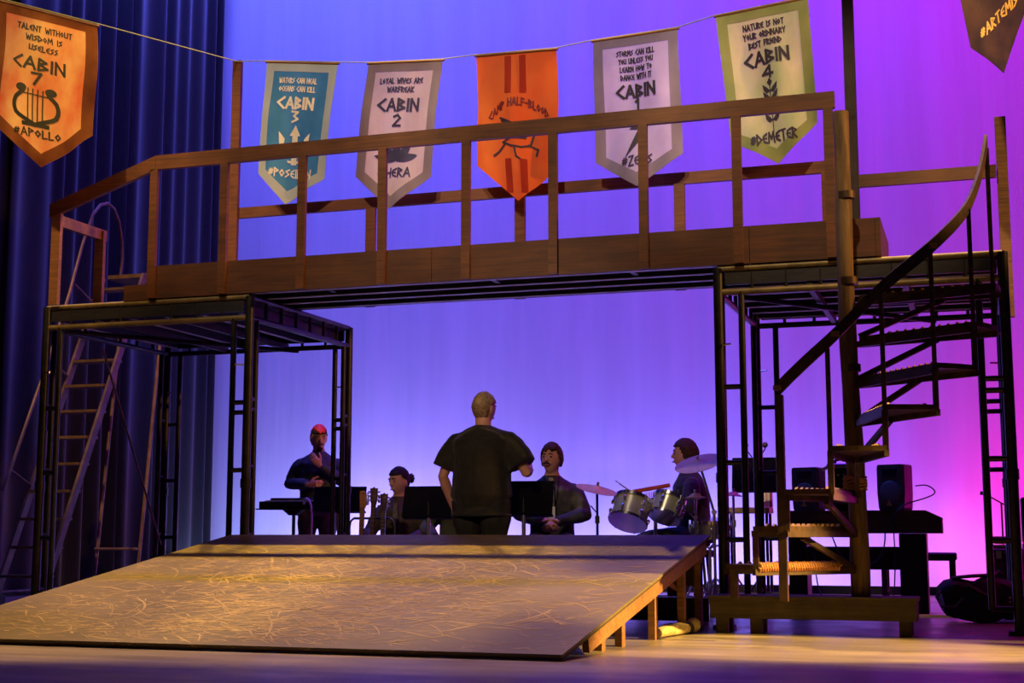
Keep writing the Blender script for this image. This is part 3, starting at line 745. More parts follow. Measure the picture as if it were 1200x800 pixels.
# cabin 7, lyre (hung nearer the audience at far left)
b = Banner('pennant_banner', 'orange and yellow pointed banner with a lyre, reading CABIN 7, at far left', 9.4, (-7.60, 5.06), (-6.735, 4.80), (-6.72, 3.86), (-7.62, 4.06), (-7.16, 3.62), K['orange7'], K['brown7'], 1.0, .02, -.1, .1)
for k, l in enumerate(('TALENT WITHOUT', 'WISDOM IS', 'USELESS')): b.text(l, .50, .165 + .085 * k, .048, (.52, .34, .26)[k], .009, K['ink7'])
b.text('CABIN', .47, .475, .10, .46, .020, K['ink7']); b.text('7', .46, .605, .10, .075, .020, K['ink7'])
L_ = [[(.46 + sx * f(t)[0], f(t)[1]) for t in [i / 14 for i in range(15)]] for sx in (-1, 1) for f in [lambda t: (.10 + .10 * sin(t * pi) * (1 if t > .25 else t * 4) * .9 - .10 * max(0, (t - .75) * 4), .70 + .30 * t)]]
b.strokes('lyre', L_ + [[(.36, 1.0), (.56, 1.0)]], .034, K['ink7'])
for sx in (-1, 1):
    b.shape('lyre_scroll', [(.46 + sx * .125 + .05 * cos(2 * pi * i / 14), .70 + .034 * sin(2 * pi * i / 14)) for i in range(14)], K['ink7'])
b.strokes('lyre_string', [[(.40 + .04 * i, .70), (.40 + .04 * i, .99)] for i in range(4)] + [[(.36, .745), (.56, .745)]], .009, K['ink7'])
b.text('#APOLLO', .47, 1.07, .065, .40, .012, K['ink7'])
# cabin 3, trident
b = Banner('pennant_banner', 'teal pointed banner with a pale border and white trident, reading CABIN 3', 10.78, (-5.858, 4.815), (-5.165, 4.725), (-5.275, 3.70), (-5.92, 3.80), (-5.655, 3.50), K['teal'], K['pale'], 2.2)
b.text('WATERS CAN HEAL', .47, .165, .045, .52, .009, K['whiteprint']); b.text('OCEANS CAN KILL', .47, .24, .045, .50, .009, K['whiteprint'])
b.text('CABIN', .47, .365, .095, .48, .022, K['whiteprint']); b.text('3', .48, .485, .09, .09, .02, K['whiteprint'])
b.shape('trident', [(.46, .90), (.46, .78), (.30, .78), (.28, .62), (.36, .68), (.35, .74), (.46, .74), (.46, .65), (.42, .65), (.50, .555), (.58, .65), (.54, .65), (.54, .74), (.65, .74), (.64, .68), (.72, .62), (.70, .78), (.54, .78), (.54, .90)], K['whiteprint'])
b.shape('trident_guard', [(.40, .865), (.62, .865), (.60, .885), (.42, .885)], K['whiteprint'])
b.text('#POSEIDON', .48, .975, .07, .62, .013, K['whiteprint'])
# cabin 2, lotus
b = Banner('pennant_banner', 'pinkish cream pointed banner with a mauve border and blue lotus, reading CABIN 2', 10.78, (-4.873, 4.694), (-4.184, 4.65), (-4.285, 3.639), (-4.978, 3.695), (-4.648, 3.386), K['cream'], K['mauve'], 3.1)
b.text('LOYAL WIVES ARE', .48, .17, .045, .56, .010, K['navyprint']); b.text('WARFREAK', .48, .245, .045, .34, .010, K['navyprint'])
b.text('CABIN', .47, .38, .10, .52, .022, K['navyprint']); b.text('2', .47, .515, .095, .09, .02, K['navyprint'])
for k, a in enumerate((-74, -38, 0, 38, 74)):
    pts = []
    for i in range(13):
        t = i / 12; w_ = .060 * sin(pi * t) ** .8; pts.append((w_, t))
    leaf = [(-w_, t) for w_, t in pts] + [(w_, t) for w_, t in reversed(pts[1:-1])]
    b.shape('lotus_petal', [(.50 + (x * cos(R(a)) + y * .30 * sin(R(a))), .86 - (y * .30 * cos(R(a)) - x * sin(R(a))) * .55) for x, y in leaf], K['navyprint'])
b.text('#HERA', .50, .96, .075, .44, .014, K['navyprint'])
# camp banner
b = Banner('pennant_banner', 'bright orange pointed banner with two red bands and a winged horse, reading CAMP HALF-BLOOD', 10.78, (-3.884, 4.655), (-3.178, 4.637), (-3.161, 3.635), (-3.865, 3.693), (-3.521, 3.376), K['orange'], None, .4, .032)
for u in (.40, .58):
    b.shape('red_band', [(u - .04, .03), (u + .04, .03), (u + .04, .36), (u - .04, .36)], K['dorange'])
    b.shape('red_band', [(u - .04, .94), (u + .04, .94), (u + .04, 1.22), (u - .04, 1.22)], K['dorange'])
b.text('CAMP HALF-BLOOD', .51, .44, .068, .74, .012, K['wine'], arc=.12)
b.strokes('wing_feather', [[(.30 + .02 * i, .58 + .025 * i), (.53, .66 + .02 * i)] for i in range(5)], .016, K['ink'])
b.strokes('horse_outline', [[(.34, .80), (.44, .76), (.60, .76), (.68, .66), (.74, .66), (.70, .72), (.66, .82), (.56, .84), (.44, .83), (.34, .80)], [(.36, .82), (.28, .88), (.22, .91)], [(.48, .84), (.50, .92), (.56, .95)], [(.64, .82), (.74, .85), (.72, .90)]], .016, K['ink'])
# cabin 1, bolt
b = Banner('pennant_banner', 'pale lilac pointed banner with a grey border and lightning bolt, reading CABIN 1', 10.78, (-2.864, 4.668), (-2.159, 4.696), (-2.135, 3.66), (-2.85, 3.64), (-2.51, 3.41), K['lilac'], K['greylilac'], 4.4)
for k, l in enumerate(('STORMS CAN KILL', 'YOU UNLESS YOU', 'LEARN HOW TO', 'DANCE WITH IT')): b.text(l, .50, .145 + .065 * k, .042, (.44, .40, .37, .36)[k], .009, K['ink'])
b.text('CABIN', .49, .455, .095, .44, .022, K['ink']); b.text('1', .50, .565, .085, .04, .02, K['ink'])
b.shape('lightning_bolt', [(.60, .60), (.40, .76), (.50, .77), (.34, .99), (.60, .80), (.50, .785), (.66, .66), (.555, .68)], K['ink'])
b.text('#ZEUS', .48, 1.02, .08, .34, .013, K['ink'])
# cabin 4, wheat
b = Banner('pennant_banner', 'yellow-green pointed banner with a wheat ear, reading CABIN 4', 10.72, (-1.84, 4.737), (-1.113, 4.804), (-1.07, 3.80), (-1.74, 3.70), (-1.385, 3.49), K['yellowgreen'], K['moss'], 5.6, .022)
for k, l in enumerate(('NATURE IS NOT', 'YOUR ORDINARY', 'BEST FRIEND')): b.text(l, .50, .145 + .072 * k, .045, (.44, .46, .36)[k], .010, K['ink'])
b.text('CABIN', .50, .405, .10, .48, .022, K['ink']); b.text('4', .50, .525, .085, .11, .02, K['ink'])
for k in range(5):
    for sx in (-1, 1):
        v = .66 + .058 * k
        b.shape('wheat_grain', [(.51, v + .02), (.51 + sx * .035, v - .012), (.51 + sx * .085, v - .045), (.51 + sx * .075, v + .005), (.51 + sx * .04, v + .035)], K['ink'])
b.shape('wheat_grain', [(.51, .575), (.54, .61), (.51, .645), (.48, .61)], K['ink'])
b.strokes('wheat_stalk', [[(.51, .64), (.51, 1.0)]], .008, K['ink'])
b.text('#DEMETER', .50, 1.045, .08, .52, .015, K['ink'])
# dark banner at the top right, slanting up out of the picture
b = Banner('pennant_banner', 'dark brown-black pointed banner with gold lettering ARTEMIS at top right', 10.5, (-.07, 5.12), (.53, 5.52), (.56, 4.66), (.07, 4.19), (.19, 4.04), K['night'], None, 6.3, .02)
b.text('#ARTEMIS', .42, .99, .085, .52, .014, K['goldprint']); b.strokes('moon_bow', [[(.12, .5), (.20, .70), (.22, .82)], [(.20, .70), (.42, .55)]], .008, K['strap'] if 'strap' in K else M['strap'])
b.strokes('gold_figure', [[(.66, .60), (.60, .68), (.70, .70), (.62, .78)]], .02, K['goldprint'])
# string
st = [(-8.6, 8.9, 5.50), (-7.60, 9.3, 5.075), (-6.735, 9.5, 4.815), (-6.24, 10.912, 4.90), (-5.858, 10.78, 4.822), (-5.165, 10.78, 4.735), (-4.873, 10.78, 4.70), (-4.184, 10.78, 4.657), (-3.884, 10.78, 4.662), (-3.178, 10.78, 4.644), (-2.864, 10.78, 4.675), (-2.159, 10.78, 4.703), (-1.84, 10.72, 4.744), (-1.113, 10.72, 4.811), (-.6, 10.6, 4.95), (-.07, 10.5, 5.13), (.53, 10.5, 5.53), (1.4, 10.4, 6.1)]
tag(MB().sweep(st, .0055, 6).build('banner_string', 'cord', smooth=True), 'thin green string running across the stage from which the banners hang', 'string')
# ------------------------------------------------------------ people
def remesh(o, vox, it=3, fold=0):
    m = o.modifiers.new('union', 'REMESH'); m.mode = 'VOXEL'; m.voxel_size = vox; m.use_smooth_shade = True
    s = o.modifiers.new('relax', 'SMOOTH'); s.iterations = it; s.factor = .5
    if fold:
        t = bpy.data.textures.new('cloth_folds', 'CLOUDS'); t.noise_scale = .11; t.noise_depth = 2
        d = o.modifiers.new('folds', 'DISPLACE'); d.texture = t; d.strength = fold; d.mid_level = .5
def headf(p):
    x, y, z = p
    if z < 0:
        q = -z; x *= 1 - .32 * q ** 1.7; y = y * (1 - .10 * q) - .13 * q ** 1.6
        if y > 0: y *= 1 - .25 * q
    else:
        if y > 0: y *= 1.04
    return V((x, y, z))
HR = (.080, .101, .127)
def hand(mb, wr, d, n, ts, curl=.35, sc_=1.0, spread=1):
    """wrist, pointing direction, palm facing, thumb side"""
    wr, d, n = V(wr), V(d).normalized(), V(n).normalized(); n = (n - d * n.dot(d)).normalized()
    sd = d.cross(n); sd = sd if sd.dot(V(ts)) > 0 else -sd
    s = sc_
    mb.sweep([wr - d * .02, wr + d * .02 * s, wr + d * .06 * s, wr + d * .095 * s], [(.024 * s, .019 * s), (.034 * s, .018 * s), (.041 * s, .017 * s), (.038 * s, .014 * s)], 12, flat=sd)
    for i, (off, ln) in enumerate(((.031, .074), (.0105, .084), (-.0105, .078), (-.030, .062))):
        p = wr + d * (.088 - .004 * abs(i - 1)) * s + sd * off * s; pts = [p - d * .015]
        a = 0
        for k in range(3):
            a += curl * (1.0 + .12 * i); dr = d * cos(a) + n * sin(a) + sd * off * 1.2 * spread
            pts.append(pts[-1] + dr.normalized() * ln * s * (.46, .31, .26)[k] * (1.2 if k == 0 else 1))
        mb.sweep(pts, [.0098 * s, .0095 * s, .0088 * s, .0065 * s], 8)
    p = wr + d * .025 * s + sd * .026 * s
    d1 = (d * .62 + sd * .75 + n * .25).normalized(); d2 = (d * .85 + sd * .35 + n * .45).normalized()
    mb.sweep([p, p + d1 * .042 * s, p + d1 * .042 * s + d2 * .034 * s, p + d1 * .042 * s + d2 * .060 * s], [.015 * s, .0125 * s, .0105 * s, .007 * s], 8)

TORSO = [(-.09, .12, .095), (0, .163, .122), (.10, .155, .114), (.22, .15, .11), (.34, .165, .118), (.43, .168, .108), (.49, .145, .085), (.53, .085, .065), (.60, .054, .056)]
def person(name, label, loc, rotz, hip, arms, legs, skin='skin', shirt='black_cotton', trousers='black_trousers', lean=(0, 0), sh=.185,
           bulk=1.0, sleeve=1.0, head=(0, 0), hair=None, group='people gathered behind the ramp', hem=-.12, loose=.0, hands=None, face=(), neckdy=0):
    t = thing(name, label, 'person', loc, rotz, group)
    def spine(dz): f = max(0, dz) / .6; return V((lean[0] * f, lean[1] * f, hip + dz))
    hc = V((lean[0] * 1.2, lean[1] * 1.2 - .012 + neckdy, hip + .688))
    hrot = Matrix.Rotation(head[0], 3, 'Z') @ Matrix.Rotation(head[1], 3, 'X')
    def HP(x, y, z): return hc + hrot @ V((x, y, z))
    # continuous body: torso, neck, head, limbs, hands
    b = MB()
    b.sweep([spine(dz) for dz, _, _ in TORSO], [(rx_ * (bulk if dz < .5 else 1) - .006, ry_ * (bulk if dz < .5 else 1) - .006) for dz, rx_, ry_ in TORSO], 20, flat=(1, 0, 0))
    b.sweep([spine(.5), spine(.58), HP(0, .012, -.06)], [.06, .056 * (1 + .4 * (bulk - 1)), .055 * (1 + .4 * (bulk - 1))], 14)
    b.ell(hc, HR, 28, 20, hrot, headf)
    b.sweep([HP(0, -.090, .028), HP(0, -.104, .0), HP(0, -.112, -.020)], [.008, .010, .0135], 8)
    b.ell(HP(0, -.110, -.022), (.017, .011, .010), 8, 6, hrot)
    for s in (-1, 1):
        b.ell(HP(s * .079, .008, -.008), (.011, .022, .034), 8, 8, hrot)
        b.ell(HP(s * .032, -.080, .026), (.026, .012, .008), 8, 6, hrot)
    b.ell(HP(0, -.094, -.060), (.026, .012, .011), 8, 6, hrot)
    shd = {}
    for s in (-1, 1):
        S_ = spine(.43) + V((s * sh, 0, 0)); shd[s] = S_
        e, wv = V(arms[s][0]), V(arms[s][1]); k = .93 + .35 * (bulk - 1)
        b.sweep([S_ - V((s * .05, 0, 0)), S_, S_.lerp(e, .35), S_.lerp(e, .8), e, e.lerp(wv, .25), e.lerp(wv, .7), wv], [.05 * k, .054 * k, .05 * k, .041 * k, .039 * k, .042 * k, .033 * k, .026 * k], 12)
        h = hands[s]; hand(b, wv, h[0], h[1], h[2], h[3], 1.0)
        hp_ = V((s * .088, .0, hip - .02)); kn, an = V(legs[s][0]), V(legs[s][1])
        b.sweep([hp_, hp_.lerp(kn, .4), hp_.lerp(kn, .85), kn, kn.lerp(an, .3), kn.lerp(an, .75), an, an - V((0, 0, .04))], [.088, .08, .062, .056, .056, .042, .036, .036], 12)
        b.sweep([an + V((0, .05, -.045)), an + V((0, -.04, -.045)), an + V((0, -.12, -.055)), an + V((0, -.17, -.06))], [(.03, .032), (.036, .035), (.042, .024), (.032, .014)], 10, flat=(1, 0, 0))
    body = b.build('body', skin, t, smooth=True); remesh(body, .0065, 2)
    # shirt with sleeves
    c = MB(); g = .014 + loose
    rings = [(hem, .168, .125)] + [q for q in TORSO if hem + .03 < q[0] < .54]
    c.sweep([spine(dz) for dz, _, _ in rings] + [spine(.555)], [(rx_ * bulk + g * (1.1 if dz < .45 else .4), ry_ * bulk + g * (1.1 if dz < .45 else .5)) for dz, rx_, ry_ in rings] + [(.066, .066)], 22, flat=(1, 0, 0))
    for s in (-1, 1):
        S_ = shd[s]; e, wv = V(arms[s][0]), V(arms[s][1]); k = 1 + .45 * (bulk - 1)
        if sleeve < .9:
            q = S_.lerp(e, sleeve)
            c.sweep([spine(.50) + V((s * .05, 0, 0)), S_ + V((-s * .075, 0, .026)), S_ + V((-s * .02, 0, .004)), S_.lerp(e, .18), S_.lerp(e, .45), q, q + (e - S_).normalized() * .012], [.045, .052 * k, .056 * k + g * .3, .060 * k + g * .6, .062 * k + g, .066 * k + g, .063 * k + g], 16)
        else:
            c.sweep([spine(.50) + V((s * .05, 0, 0)), S_ + V((-s * .065, 0, .024)), S_ + V((-s * .015, 0, .002)), S_.lerp(e, .15), S_.lerp(e, .35), S_.lerp(e, .8), e, e.lerp(wv, .25), e.lerp(wv, .75), e.lerp(wv, .97)], [.042, .048, .054 * k + g * .3, .056 * k + g * .6, .056 * k + g * .7, .046 * k + g * .8, .045 * k + g * .8, .046 * k + g * .7, .037 * k + g * .5, .034 * k + g * .4], 14)
    so = c.build('shirt', shirt, t, smooth=True); remesh(so, .010, 3, .014)
    # trousers
    c = MB()
    c.sweep([V((0, 0, hip + .06)), V((0, 0, hip)), V((0, 0, hip - .09))], [(.158 * bulk, .118 * bulk), (.172 * bulk, .130 * bulk), (.15 * bulk, .115 * bulk)], 20, flat=(1, 0, 0))
    for s in (-1, 1):
        hp_ = V((s * .09 * bulk, 0, hip - .03)); kn, an = V(legs[s][0]), V(legs[s][1])
        c.sweep([hp_, hp_.lerp(kn, .4), hp_.lerp(kn, .85), kn, kn.lerp(an, .3), an + V((0, 0, .01))], [.10 * bulk, .094 * bulk, .076, .072, .07, .062], 14)
    po = c.build('trousers', trousers, t, smooth=True); remesh(po, .012, 3, .012)
    for s in (-1, 1):
        an = V(legs[s][1])
        c = MB().sweep([an + V((0, .065, -.05)), an + V((0, -.03, -.042)), an + V((0, -.11, -.056)), an + V((0, -.19, -.062))], [(.034, .040), (.043, .046), (.048, .031), (.034, .019)], 14, flat=(1, 0, 0))
        c.build('shoe', 'shoe', t, smooth=True)
    # face
    for s in (-1, 1):
        MB().ell(HP(s * .031, -.0905, .010), (.0125, .006, .0065), 10, 6, hrot).build('eye', 'eye', t, smooth=True)
        MB().sweep([HP(s * .014, -.099, .031), HP(s * .032, -.097, .037), HP(s * .05, -.084, .031)], [.004, .0055, .003], 6).build('eyebrow', hair[1] if hair else 'dark_hair', t, smooth=True)
    MB().ell(HP(0, -.1055, -.062), (.021, .006, .0065), 12, 6, hrot).build('lips', 'lip', t, smooth=True)
    if hair:
        kind, hm, pred = hair[0], hair[1], hair[2]
        def shell(nm, mat, prd, sc1, th):
            k = MB().ell((0, 0, 0), [q * sc1 for q in HR], 44, 32, None, headf)
            fs = []
            for f in k.f:
                cc = sum((k.v[i] for i in f), V()) / len(f); cc = V((cc.x / HR[0], cc.y / HR[1], cc.z / HR[2]))
                if prd(cc): fs.append(f)
            us = sorted(set(i for f in fs for i in f)); mp = {u: i for i, u in enumerate(us)}
            vv = []
            for u in us:
                p = k.v[u]; p = p * (1 + .035 * noise.noise(p * 38)); vv.append(hc + hrot @ p)
            o = MB().add(vv, [tuple(mp[i] for i in f) for f in fs]).build(nm, mat, t, smooth=True)
            sd = o.modifiers.new('thickness', 'SOLIDIFY'); sd.thickness = th; sd.offset = -.6
        shell('hair', hm, pred, 1.13 if kind == 'medium' else 1.075, .03 if kind == 'medium' else .02)
        for nm, mat, prd, sc1, th in hair[3:]: shell(nm, mat, prd, sc1, th)
    return t, HP, hrot, spine

UP, DN, FW, BK = (0, 0, 1), (0, 0, -1), (0, -1, 0), (0, 1, 0)
def stand_legs(h): return {s: ((s * .11, -.015, h * .53), (s * .12, .02, .085)) for s in (-1, 1)}
def sit_legs(h, spread=.16): return {s: ((s * spread, -.42, h + .0), (s * (spread + .01), -.44, .085)) for s in (-1, 1)}
short = lambda c: c.z > .42 - .62 * max(0, c.y + .35) if c.y < .5 else c.z > -.35
cropd = lambda c: (c.z > .40 and c.y < -.2) or (c.y >= -.2 and c.z > .38 - .95 * min(1, (c.y + .2) / .45) and not (abs(c.x) > .80 and c.y < .32 and c.z < .22))

# conductor, seen from behind
cond, HP, hr, sp_ = person('person', 'heavyset person in a black t-shirt standing with back to us behind the ramp', (-3.715, 10.47, 0), R(180 - 6), .952,
    {-1: ((-.375, -.02, 1.13), (-.30, -.27, 1.16)), 1: ((.325, .03, 1.11), (.285, -.09, .86))}, stand_legs(.95), 'skin', 'black_cotton', 'black_trousers',
    lean=(0, -.03), sh=.235, bulk=1.32, sleeve=.74, head=(R(-16), R(4)), hair=('crop', 'grey_hair', cropd), hem=-.16, loose=.022,
    hands={-1: ((.3, -.8, .35), (1, .2, 0), UP, .5), 1: ((0, -.25, -1), (-1, 0, 0), FW, .3)})
# standing person with red hair
redp, HP, hr, sp_ = person('person', 'person with red-topped hair, dark shirt and brown trousers standing by the keyboard', (-6.37, 13.0, 0), R(16), .925,
    {-1: ((-.30, .03, 1.16), (-.06, -.20, 1.14)), 1: ((.29, -.03, 1.15), (.05, -.20, 1.33))}, stand_legs(.925), 'skin_tan', 'navy_shirt', 'brown_trousers',
    sh=.195, bulk=1.06, head=(R(22), R(10)), hair=('crop', 'dark_hair', cropd, ('dyed_hair_top', 'red_hair', lambda c: c.z > .46 + .30 * abs(c.x) - .30 * max(0, c.y) + .08 * sin(c.x * 11 + c.y * 7), 1.12, .03)), hem=-.02, loose=.006,
    hands={-1: ((1, -.3, .05), BK, UP, .35), 1: ((-.7, -.15, .75), BK, UP, .22)})
MB().sweep([HP(-.03, -.111, -.046), HP(0, -.116, -.043), HP(.03, -.111, -.046)], [.004, .007, .004], 6).build('moustache', 'dark_hair', redp, smooth=True)
MB().ell(HP(0, -.098, -.098), (.03, .022, .022), 10, 8).build('beard', 'dark_hair', redp, smooth=True)
# seated woman behind the guitars
wom, HP, hr, sp_ = person('person', 'person with tied-back dark hair and brown shirt seated behind the guitars', (-5.083, 12.1, 0), R(8), .445,
    {-1: ((-.27, -.10, .66), (-.20, -.34, .58)), 1: ((.28, -.08, .67), (.17, -.33, .60))}, sit_legs(.43), 'skin', 'brown_shirt', 'black_trousers',
    lean=(0, -.04), sh=.165, bulk=1.0, head=(R(-34), R(8)), hair=('tied', 'dark_hair', lambda c: c.z > .46 - 1.0 * max(0, c.y + .32) and not (c.z < -.25 and c.y < .45)), hem=-.06, loose=.01,
    hands={s: ((-s * .3, -.9, -.35), DN, (-s, 0, 0), .3) for s in (-1, 1)})
hb = MB()
for i in range(9):
    a = 2 * pi * i / 9; p = HP(.0, .112, .015)
    d = hr @ V((.5 * cos(a), .55, .55 * sin(a) - .1)).normalized(); hb.sweep([p, p + d * .035, p + d * .06], [.020, .022, .008], 8)
hb.build('hair_bun', 'brown_hair', wom, smooth=True)
MB().prism([(-.016, .93), (.016, .93), (.026, .78), (0, .74), (-.026, .78)], -.192, -.185).build('tie', 'tie', wom)
# person hidden behind the conductor
hid, HP, hr, sp_ = person('person', 'seated person in dark olive clothes mostly hidden behind the conductor', (-4.384, 11.75, 0), R(10), .49,
    {s: ((s * .27, -.09, .70), (s * .14, -.34, .62)) for s in (-1, 1)}, sit_legs(.49), 'skin', 'olive_cloth', 'olive_cloth', lean=(.05, -.05), sh=.18,
    head=(R(-20), R(6)), hair=('crop', 'brown_hair', cropd), hem=-.06, loose=.012, hands={s: ((-s * .4, -.8, -.4), DN, (-s, 0, 0), .35) for s in (-1, 1)})
# seated man with a moustache, tie and badge
man, HP, hr, sp_ = person('person', 'moustached person in charcoal shirt, tie and lanyard badge seated with clasped hands', (-3.43, 11.45, 0), R(14), .592,
    {-1: ((-.27, -.06, .82), (-.045, -.30, .76)), 1: ((.28, -.06, .82), (.045, -.30, .755))}, sit_legs(.585), 'skin', 'charcoal_shirt', 'black_trousers',
    lean=(0, -.02), sh=.19, bulk=1.05, head=(R(-22), R(-4)), hem=-.06, loose=.008,
    hair=('medium', 'brown_hair', lambda c: (c.z > .56 + .10 * sin(c.x * 9)) if c.y < -.42 else c.z > (.42 - 2.6 * (c.y + .42) if c.y < -.08 else -.46)),
    hands={-1: ((.55, -.55, -.55), (.5, .6, -.2), UP, .55), 1: ((-.5, -.65, -.5), (-.5, .6, -.2), UP, .55)})
MB().sweep([HP(-.034, -.106, -.052), HP(-.014, -.116, -.043), HP(.014, -.116, -.043), HP(.034, -.106, -.052)], [.004, .009, .009, .004], 8).build('moustache', 'brown_hair', man, smooth=True)
MB().prism([(-.018, 1.12), (.018, 1.12), (.032, .82), (0, .76), (-.032, .82)], -.207, -.199).build('tie', 'tie', man)
MB().sweep([(-.06, -.10, 1.135), (-.045, -.192, 1.02), (0, -.212, .88)], .004, 6).sweep([(.06, -.10, 1.135), (.045, -.192, 1.02), (0, -.212, .88)], .004, 6).build('lanyard', 'black_plastic', man, smooth=True)
MB().box((-.035, -.224, .785), (.035, -.218, .88)).build('badge', 'white', man)
# drummer
drm, HP, hr, sp_ = person('person', 'drummer in a black shirt seated side-on behind the tilted crash cymbal', (-2.33, 12.02, 0), R(-72), .64,
    {-1: ((-.28, -.08, .88), (-.16, -.36, .86)), 1: ((.29, -.08, .87), (.20, -.36, .84))}, sit_legs(.62, .2), 'skin', 'black_cotton', 'black_trousers',
    lean=(0, -.05), sh=.19, bulk=1.1, head=(R(-8), R(-2)), hem=-.06, loose=.012,
    hair=('medium', 'brown_hair', lambda c: (c.z > .52) if c.y < -.40 else c.z > (.42 - 2.2 * (c.y + .40) if c.y < 0 else -.5)),
    hands={s: ((-s * .1, -1, .05), DN, (-s, 0, 0), .7) for s in (-1, 1)})
MB().box((.10, -.152, 1.0), (.14, -.150, 1.03)).build('shirt_badge', 'white', drm)

def stool(x, y, h, label):
    t = thing('stool', label, 'stool', (x, y, 0), group='stools of the musicians')
    MB().lathe([(.15, h - .06), (.175, h - .05), (.175, h - .012), (.15, h)], n=20).build('seat', 'black_plastic', t, smooth=True)
    for i in range(4):
        a = pi / 4 + i * pi / 2
        MB().tube((.12 * cos(a), .12 * sin(a), h - .06), (.17 * cos(a), .17 * sin(a), 0), .012, 8).build('leg', 'black_steel', t, smooth=True)
    MB().sweep([(.15 * cos(2 * pi * i / 16), .15 * sin(2 * pi * i / 16), h * .35) for i in range(17)], .008, 6).build('foot_ring', 'black_steel', t, smooth=True)
stool(-5.083, 12.12, .335, 'round black stool under the person behind the guitars')
stool(-4.384, 11.77, .38, 'round black stool under the person in olive clothes')
stool(-3.43, 11.47, .475, 'round black stool under the moustached person')
stool(-2.33, 12.02, .52, 'round black drum stool under the drummer')

# ------------------------------------------------------------ music gear
def tripod(t, r, z, mat='black_steel', rr=.008, phase=.5):
    for i in range(3):
        a = phase + 2 * pi * i / 3
        MB().tube((.015 * cos(a), .015 * sin(a), z), (r * cos(a), r * sin(a), .006), rr, 8).build('leg', mat, t, smooth=True)
def music_stand(loc, rz_, zc, wd, ht, label, tilt=18):
    t = thing('music_stand', label, 'music stand', loc, rz_, 'music stands')
    rot = Matrix.Rotation(R(-tilt), 3, 'X'); c = V((0, -.01, zc))
    # a shallow tray: the player sits upstage, so the solid back faces us
    d = MB().box((-wd / 2, -.006, zc - ht / 2), (wd / 2, .006, zc + ht / 2), rot, c).build('desk', 'matte_black', t, bevel=.003)
    MB().box((-wd / 2, .006, zc - ht / 2), (wd / 2, .06, zc - ht / 2 + .01), rot, c).build('ledge', 'black_plastic', d)
    MB().tube((0, -.035, .05), (0, -.035, zc), .011, 10).build('shaft', 'black_steel', t, smooth=True)
    MB().tube((0, -.035, zc - .30), (0, -.035, zc - .14), .016, 10).build('sleeve', 'dull_chrome', t, smooth=True)
    tripod(t, .19, .25)
    return t
music_stand((-5.68, 12.05, 0), R(10), .98, .50, .24, 'black music stand behind the left tower post, in front of the red-haired person')
music_stand((-4.34, 10.95, 0), R(4), .925, .46, .27, 'black music stand left of the conductor, in front of the person by the guitars')
music_stand((-3.44, 10.72, 0), R(6), .945, .46, .28, 'black music stand right of the conductor, before the moustached person')
ms = music_stand((-1.88, 12.6, 0), R(4), 1.185, .43, .31, 'black music stand with small lamps seen through the right scaffold tower')
for x in (-.085, .085):
    MB().sweep([(x * .4, -.02, 1.33), (x, -.05, 1.40), (x, -.05, 1.42)], .006, 6).build('lamp_neck', 'black_steel', ms, smooth=True)
    MB().ell((x, -.055, 1.435), (.026, .026, .026), 12, 8).build('lamp_head', 'dark_grey', ms, smooth=True)

def cymbal(t, c, rad, rot, name='cymbal', mat='bronze'):
    o = MB().lathe([(.004, .022), (.03, .018), (.045, .004), (rad * .6, -.004), (rad, -.014), (rad, -.0165), (rad * .6, -.007), (.045, 0), (.03, .012), (.004, .016)], c, rot, 36).build(name, mat, t, smooth=True)
    up = rot @ V((0, 0, 1))
    MB().tube(V(c) + up * .022, V(c) + up * .05, .011, 8).build('wing_nut', 'dull_chrome', t, smooth=True)
def cymbal_stand(loc, c, rad, tilt, label, knee=None, group='cymbals on stands', mat='black_steel'):
    t = thing('cymbal_stand', label, 'cymbal', loc, 0, group)
    c = V(c) - V(loc); rot = Matrix.Rotation(R(tilt[1]), 3, 'Y') @ Matrix.Rotation(R(tilt[0]), 3, 'X')
    cymbal(t, c, rad, rot)
    if knee:
        k = V(knee) - V(loc)
        MB().sweep([(0, 0, .1), (0, 0, k.z)], .012, 10).build('shaft', mat, t, smooth=True)
        MB().sweep([(0, 0, k.z - .02), (k.x * .5 + c.x * .5, k.y * .5 + c.y * .5, k.z * .5 + c.z * .5), c], .010, 8).build('boom_arm', 'dull_chrome', t, smooth=True)
        MB().tube((0, -.025, k.z - .02), (0, .025, k.z - .02), .02, 10).build('boom_joint', 'dull_chrome', t, smooth=True)
    else:
        MB().sweep([(0, 0, .1), (0, 0, c.z * .75), (c.x, c.y, c.z)], .011, 10).build('shaft', mat, t, smooth=True)
        MB().tube((0, 0, c.z * .72), (0, 0, c.z * .78), .019, 10).build('collar', mat, t, smooth=True)
        MB().sweep([(0, 0, c.z * .80), (-.05, -.02, c.z * .86)], .006, 6).build('tilter_screw', mat, t, smooth=True)
    tripod(t, .2, .3, mat)
    return t
cymbal_stand((-2.985, 11.25, 0), (-2.985, 11.25, 1.03), .175, (9, 15), 'cymbal tilted nearly edge-on on a black stand left of the two toms')
cymbal_stand((-2.04, 11.35, 0), (-2.15, 11.3, 1.235), .20, (24, -9), 'large tilted crash cymbal on a boom stand in front of the drummer', (-2.04, 11.35, .85), mat='dull_chrome')
cymbal_stand((-1.99, 12.0, 0), (-1.99, 12.0, .99), .10, (0, 4), 'small cymbal on a stand seen through the right tower posts', mat='dull_chrome')
# hi-hat
hh = cymbal_stand((-2.20, 11.40, 0), (-2.20, 11.40, .965), .085, (3, 0), 'small hi-hat pair on a chrome stand behind the right tom', mat='chrome')
MB().lathe([(.004, -.022), (.03, -.02), (.085, -.006), (.085, -.004), (.03, -.012), (.004, -.012)], (0, 0, .955), None, 30).build('lower_cymbal', 'bronze', hh, smooth=True)

